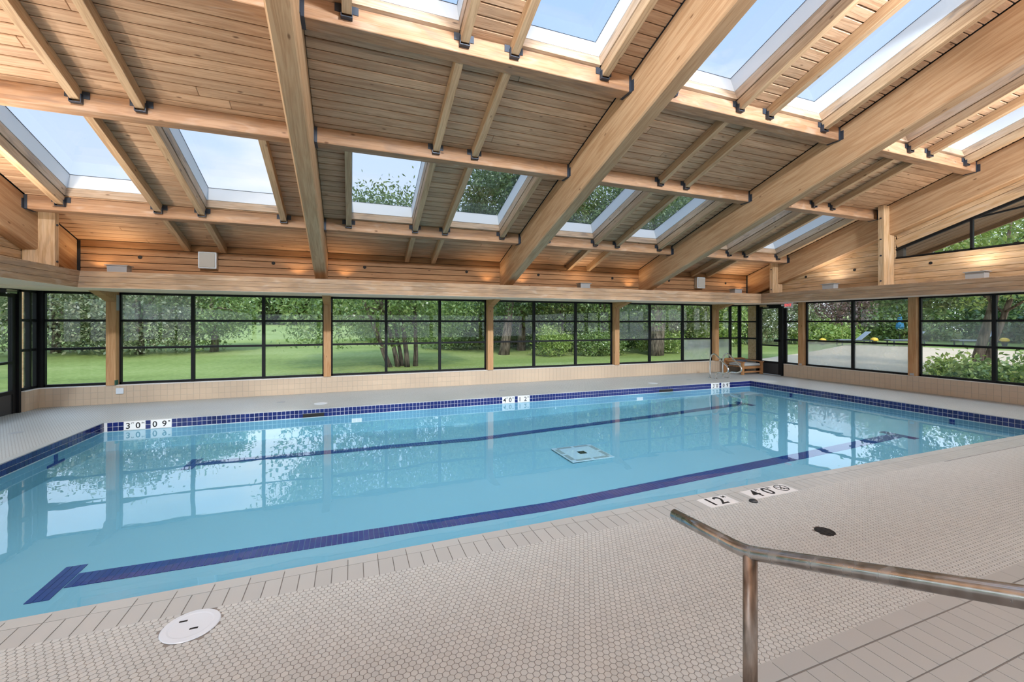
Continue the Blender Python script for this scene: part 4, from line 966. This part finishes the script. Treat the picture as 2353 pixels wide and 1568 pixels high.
# distant woods
ORD = ['first', 'second', 'third', 'fourth', 'fifth', 'sixth', 'seventh', 'eighth', 'ninth', 'tenth', 'eleventh', 'twelfth', 'thirteenth', 'fourteenth', 'fifteenth', 'sixteenth']
for k in range(16):
    x = -44 + k * 5.4 + random.uniform(-1, 1); y = 78 + random.uniform(-6, 8)
    nm = ['beyond the fairway gap', 'in the woodland line'][k % 2]
    tree('woodland_tree', f'distant woodland tree beyond the fairway, {ORD[k]} from the left of its line', x, y, (0, 0, 4.2, 4.0, 3, 5.0), 4200, 'leaf_mid' if k % 3 else 'leaf_dark', 1.15, clumps=110, spread=1.0, trunks=(), group='distant woodland', low=.2)
for k, (x, y) in enumerate(((3, 38), (9.5, 31), (14.5, 27), (19.0, 25.5), (24.5, 25), (28, 24.5))):
    tree('backdrop_tree', f'tree in the second row behind the tall trees, {ORD[k]} from the left', x, y, (0, 0, 3.9, 3.0, 2.6, 4.1), 7000, ('leaf_dark', 'leaf_mid')[k % 2], .34, clumps=110, spread=.8, trunks=(), group='second row of trees', low=.2)
for k, (x, y) in enumerate(((5.2, 22.6), (9.2, 23.4), (12.6, 21.6), (16.0, 22.6), (19.2, 21.9), (22.6, 21.6), (2.0, 29.0))):
    tree('undergrowth', ['low dense undergrowth right behind the middle post', 'low dense undergrowth between the two tall trunks of the third bay', 'low dense undergrowth behind the dense third bay trees', 'low dense undergrowth behind the thick-trunked tree', 'low dense undergrowth behind the pool ladder', 'low dense undergrowth outside the far right corner', 'low dense undergrowth far behind the many-stemmed tree'][k],
         x, y, (0, 0, 1.2, 2.1, 1.3, 1.35), 3600, ('leaf_mid', 'leaf_dark', 'leaf_bright')[k % 3], .24, clumps=80, spread=.4, trunks=(), group='undergrowth behind the lawn', cat='shrub', low=0)
for k, (x, y) in enumerate(((37.5, 18.8), (38.5, 12.5), (36.0, 6.0), (33.0, 2.5))):
    tree('hedge', ['low hedge behind the loungers', 'low hedge behind the closed parasol', 'low hedge left of the shade tree trunk', 'low hedge right of the shade tree trunk'][k],
         x, y, (0, 0, 1.1, 1.8, 3.2, 1.3), 3800, ('leaf_mid', 'leaf_dark')[k % 2], .34, clumps=80, spread=.45, trunks=(), group='hedges beyond the patio', cat='hedge', low=0)
# right side beyond the patio
tree('hedge_tree', 'green hedge tree behind the exit door', 29.0, 22.5, (0, 0, 2.6, 3.2, 2.6, 2.6), 6500, 'leaf_olive', .28, clumps=100, spread=.6, trunks=(), group='trees beyond the patio')
tree('maroon_bush', 'reddish brown leafy bush beyond the patio', 34.5, 22.0, (0, 0, 2.7, 3.4, 2.4, 2.2), 7000, 'leaf_maroon', .26, clumps=110, spread=.6, trunks=(), group='trees beyond the patio', cat='bush')
tree('hedge_tree', 'bright green bank of tall grass beneath the reddish bush', 32.0, 20.5, (0, 0, .6, 3.2, 1.2, .6), 3500, 'leaf_bright', .3, clumps=60, spread=.4, trunks=(), group='trees beyond the patio', cat='bush')
tree('hedge_tree', 'green tree above the lounge chairs beyond the patio', 40.0, 21.5, (0, 0, 3.0, 4.2, 3, 3.2), 7000, 'leaf_mid', .32, clumps=110, spread=.7, trunks=(), group='trees beyond the patio')
tree('hedge_tree', 'dark green tree right of the lounge chairs', 41.0, 15.0, (0, 0, 3.2, 3.6, 3.4, 3.3), 7500, 'leaf_dark', .32, clumps=110, spread=.7, trunks=(), group='trees beyond the patio')
tree('hedge_tree', 'green tree behind the broad shade tree', 36.0, 9.0, (0, 0, 3.2, 3.4, 3.6, 3.3), 7500, 'leaf_mid', .3, clumps=110, spread=.7, trunks=(), group='trees beyond the patio')
for k, (x, y) in enumerate(((46, 24), (49, 17), (48, 10), (44, 4), (38, 0), (33, -4))):
    tree('patio_backdrop_tree', ['backdrop tree beyond the loungers, left of the post', 'backdrop tree behind the closed parasol', 'backdrop tree seen left of the shade tree trunk', 'backdrop tree seen right of the shade tree trunk', 'backdrop tree at the right picture edge', 'backdrop tree past the right picture edge'][k],
         x, y, (0, 0, 4.0, 3.6, 3.6, 4.3), 5200, ('leaf_mid', 'leaf_dark')[k % 2], .55, clumps=110, spread=.8, trunks=(), group='trees beyond the patio', low=.1)
tree('shade_tree', 'broad shade tree with thick dark trunk close outside the right windows', 17.9, 7.15, (.6, -.6, 4.6, 3.6, 4.2, 2.4), 15000, 'leaf_bright', .20, trunks=((.02, .02, .135), (.16, -.1, .09)), clumps=150, spread=.5, low=2.05, trunk_top=.1)
tree('hanging_branch', 'low leafy branch hanging outside the right window beside the shade tree', 16.2, 8.0, (0, 0, 2.6, 1.1, 1.0, .7), 2200, 'leaf_dark', .18, trunks=(), clumps=30, spread=.28, low=1.6)
for k, (x, y, h, lf) in enumerate(((13.5, 5.2, .62, 'leaf_mid'), (13.7, 4.2, .75, 'leaf_bright'), (14.9, 6.2, .62, 'leaf_bright'), (15.4, 5.0, .7, 'leaf_mid'), (13.4, 3.2, .7, 'leaf_mid'))):
    tree('garden_shrub', ['leafy low shrub right against the right window sill', 'broad-leaved shrub in the right-hand pane nearest the camera', 'bright leafy shrub left of the shade tree trunk', 'leafy shrub at the foot of the shade tree', 'leafy shrub at the extreme right outside the window'][k],
         x, y, (0, 0, h * .55, .75, .6, h * .6), 1500, lf, .17, trunks=(), clumps=40, spread=.17, group='shrubs under the right windows', cat='shrub', low=.0)
# loungers on the patio
def lounger(x, y, rz, lb):
    z = gz(x, y) + .04; t = thing('patio_lounger', (x, y, z), lb, 'lounger', 'loungers on the patio')
    M0 = Matrix.Translation((x, y, z)) @ Matrix.Rotation(rz, 4, 'Z')
    def bb(nm, x0, x1, y0, y1, z0, z1, mat, rot=None):
        m = MB().box(x0, x1, y0, y1, z0, z1).mesh(nm, mat); link(nm, m, M0 @ (rot or Matrix.Identity(4)), t)
    for yy in (-.3, .27): bb('side_rail', -.95, .95, yy, yy + .04, .28, .34, 'hanger_metal')
    for xx in (-.8, .75):
        for yy in (-.3, .26): bb('leg', xx, xx + .05, yy, yy + .05, 0, .28, 'hanger_metal')
    bb('sling', -.3, .95, -.27, .27, .34, .36, 'mesh_grey')
    bb('backrest', -.75, 0, -.27, .27, -.01, .015, 'mesh_grey', Matrix.Translation((-.3, 0, .35)) @ Matrix.Rotation(R(42), 4, 'Y'))
lounger(29.6, 17.4, R(150), 'grey sling lounger left of the window mullion beyond the patio')
lounger(30.6, 15.2, R(150), 'grey sling lounger left of the two beside the right-hand post')
lounger(32.3, 12.9, R(150), 'grey sling lounger nearest the right-hand post')
for (x, y), lb in (((28.6, 18.6), 'small orange flower pot on the patio left of the loungers'), ((30.8, 16.9), 'small orange flower pot between the loungers'), ((33.8, 12.3), 'yellow pot at the right edge beyond the shrubs')):
    z = gz(x, y) + .03
    t = thing('flower_pot', (x, y, z), lb, 'flower pot')
    put(MB().lathe([(.10, z), (.13, z + .20), (.14, z + .22), (.10, z + .22)], x, y, 16), 'pot', 'hanger_metal', t)
    put(MB().lathe([(.12, z + .22), (.21, z + .28), (.17, z + .40), (.07, z + .45), (.01, z + .455)], x, y, 14), 'flowers', 'yellow_float', t)
zp = gz(36, 18.2)
cp = thing('closed_parasol', (36, 18.2, zp), 'closed blue parasol among the trees beyond the patio', 'parasol')
put(MB().tube([(36, 18.2, zp), (36, 18.2, zp + 1.95)], .025, 8), 'pole', 'hanger_metal', cp)
put(MB().lathe([(.20, zp + .85), (.24, zp + 1.0), (.17, zp + 1.4), (.09, zp + 1.75), (.02, zp + 1.9)], 36, 18.2, 12), 'canopy', 'blue_cloth', cp)
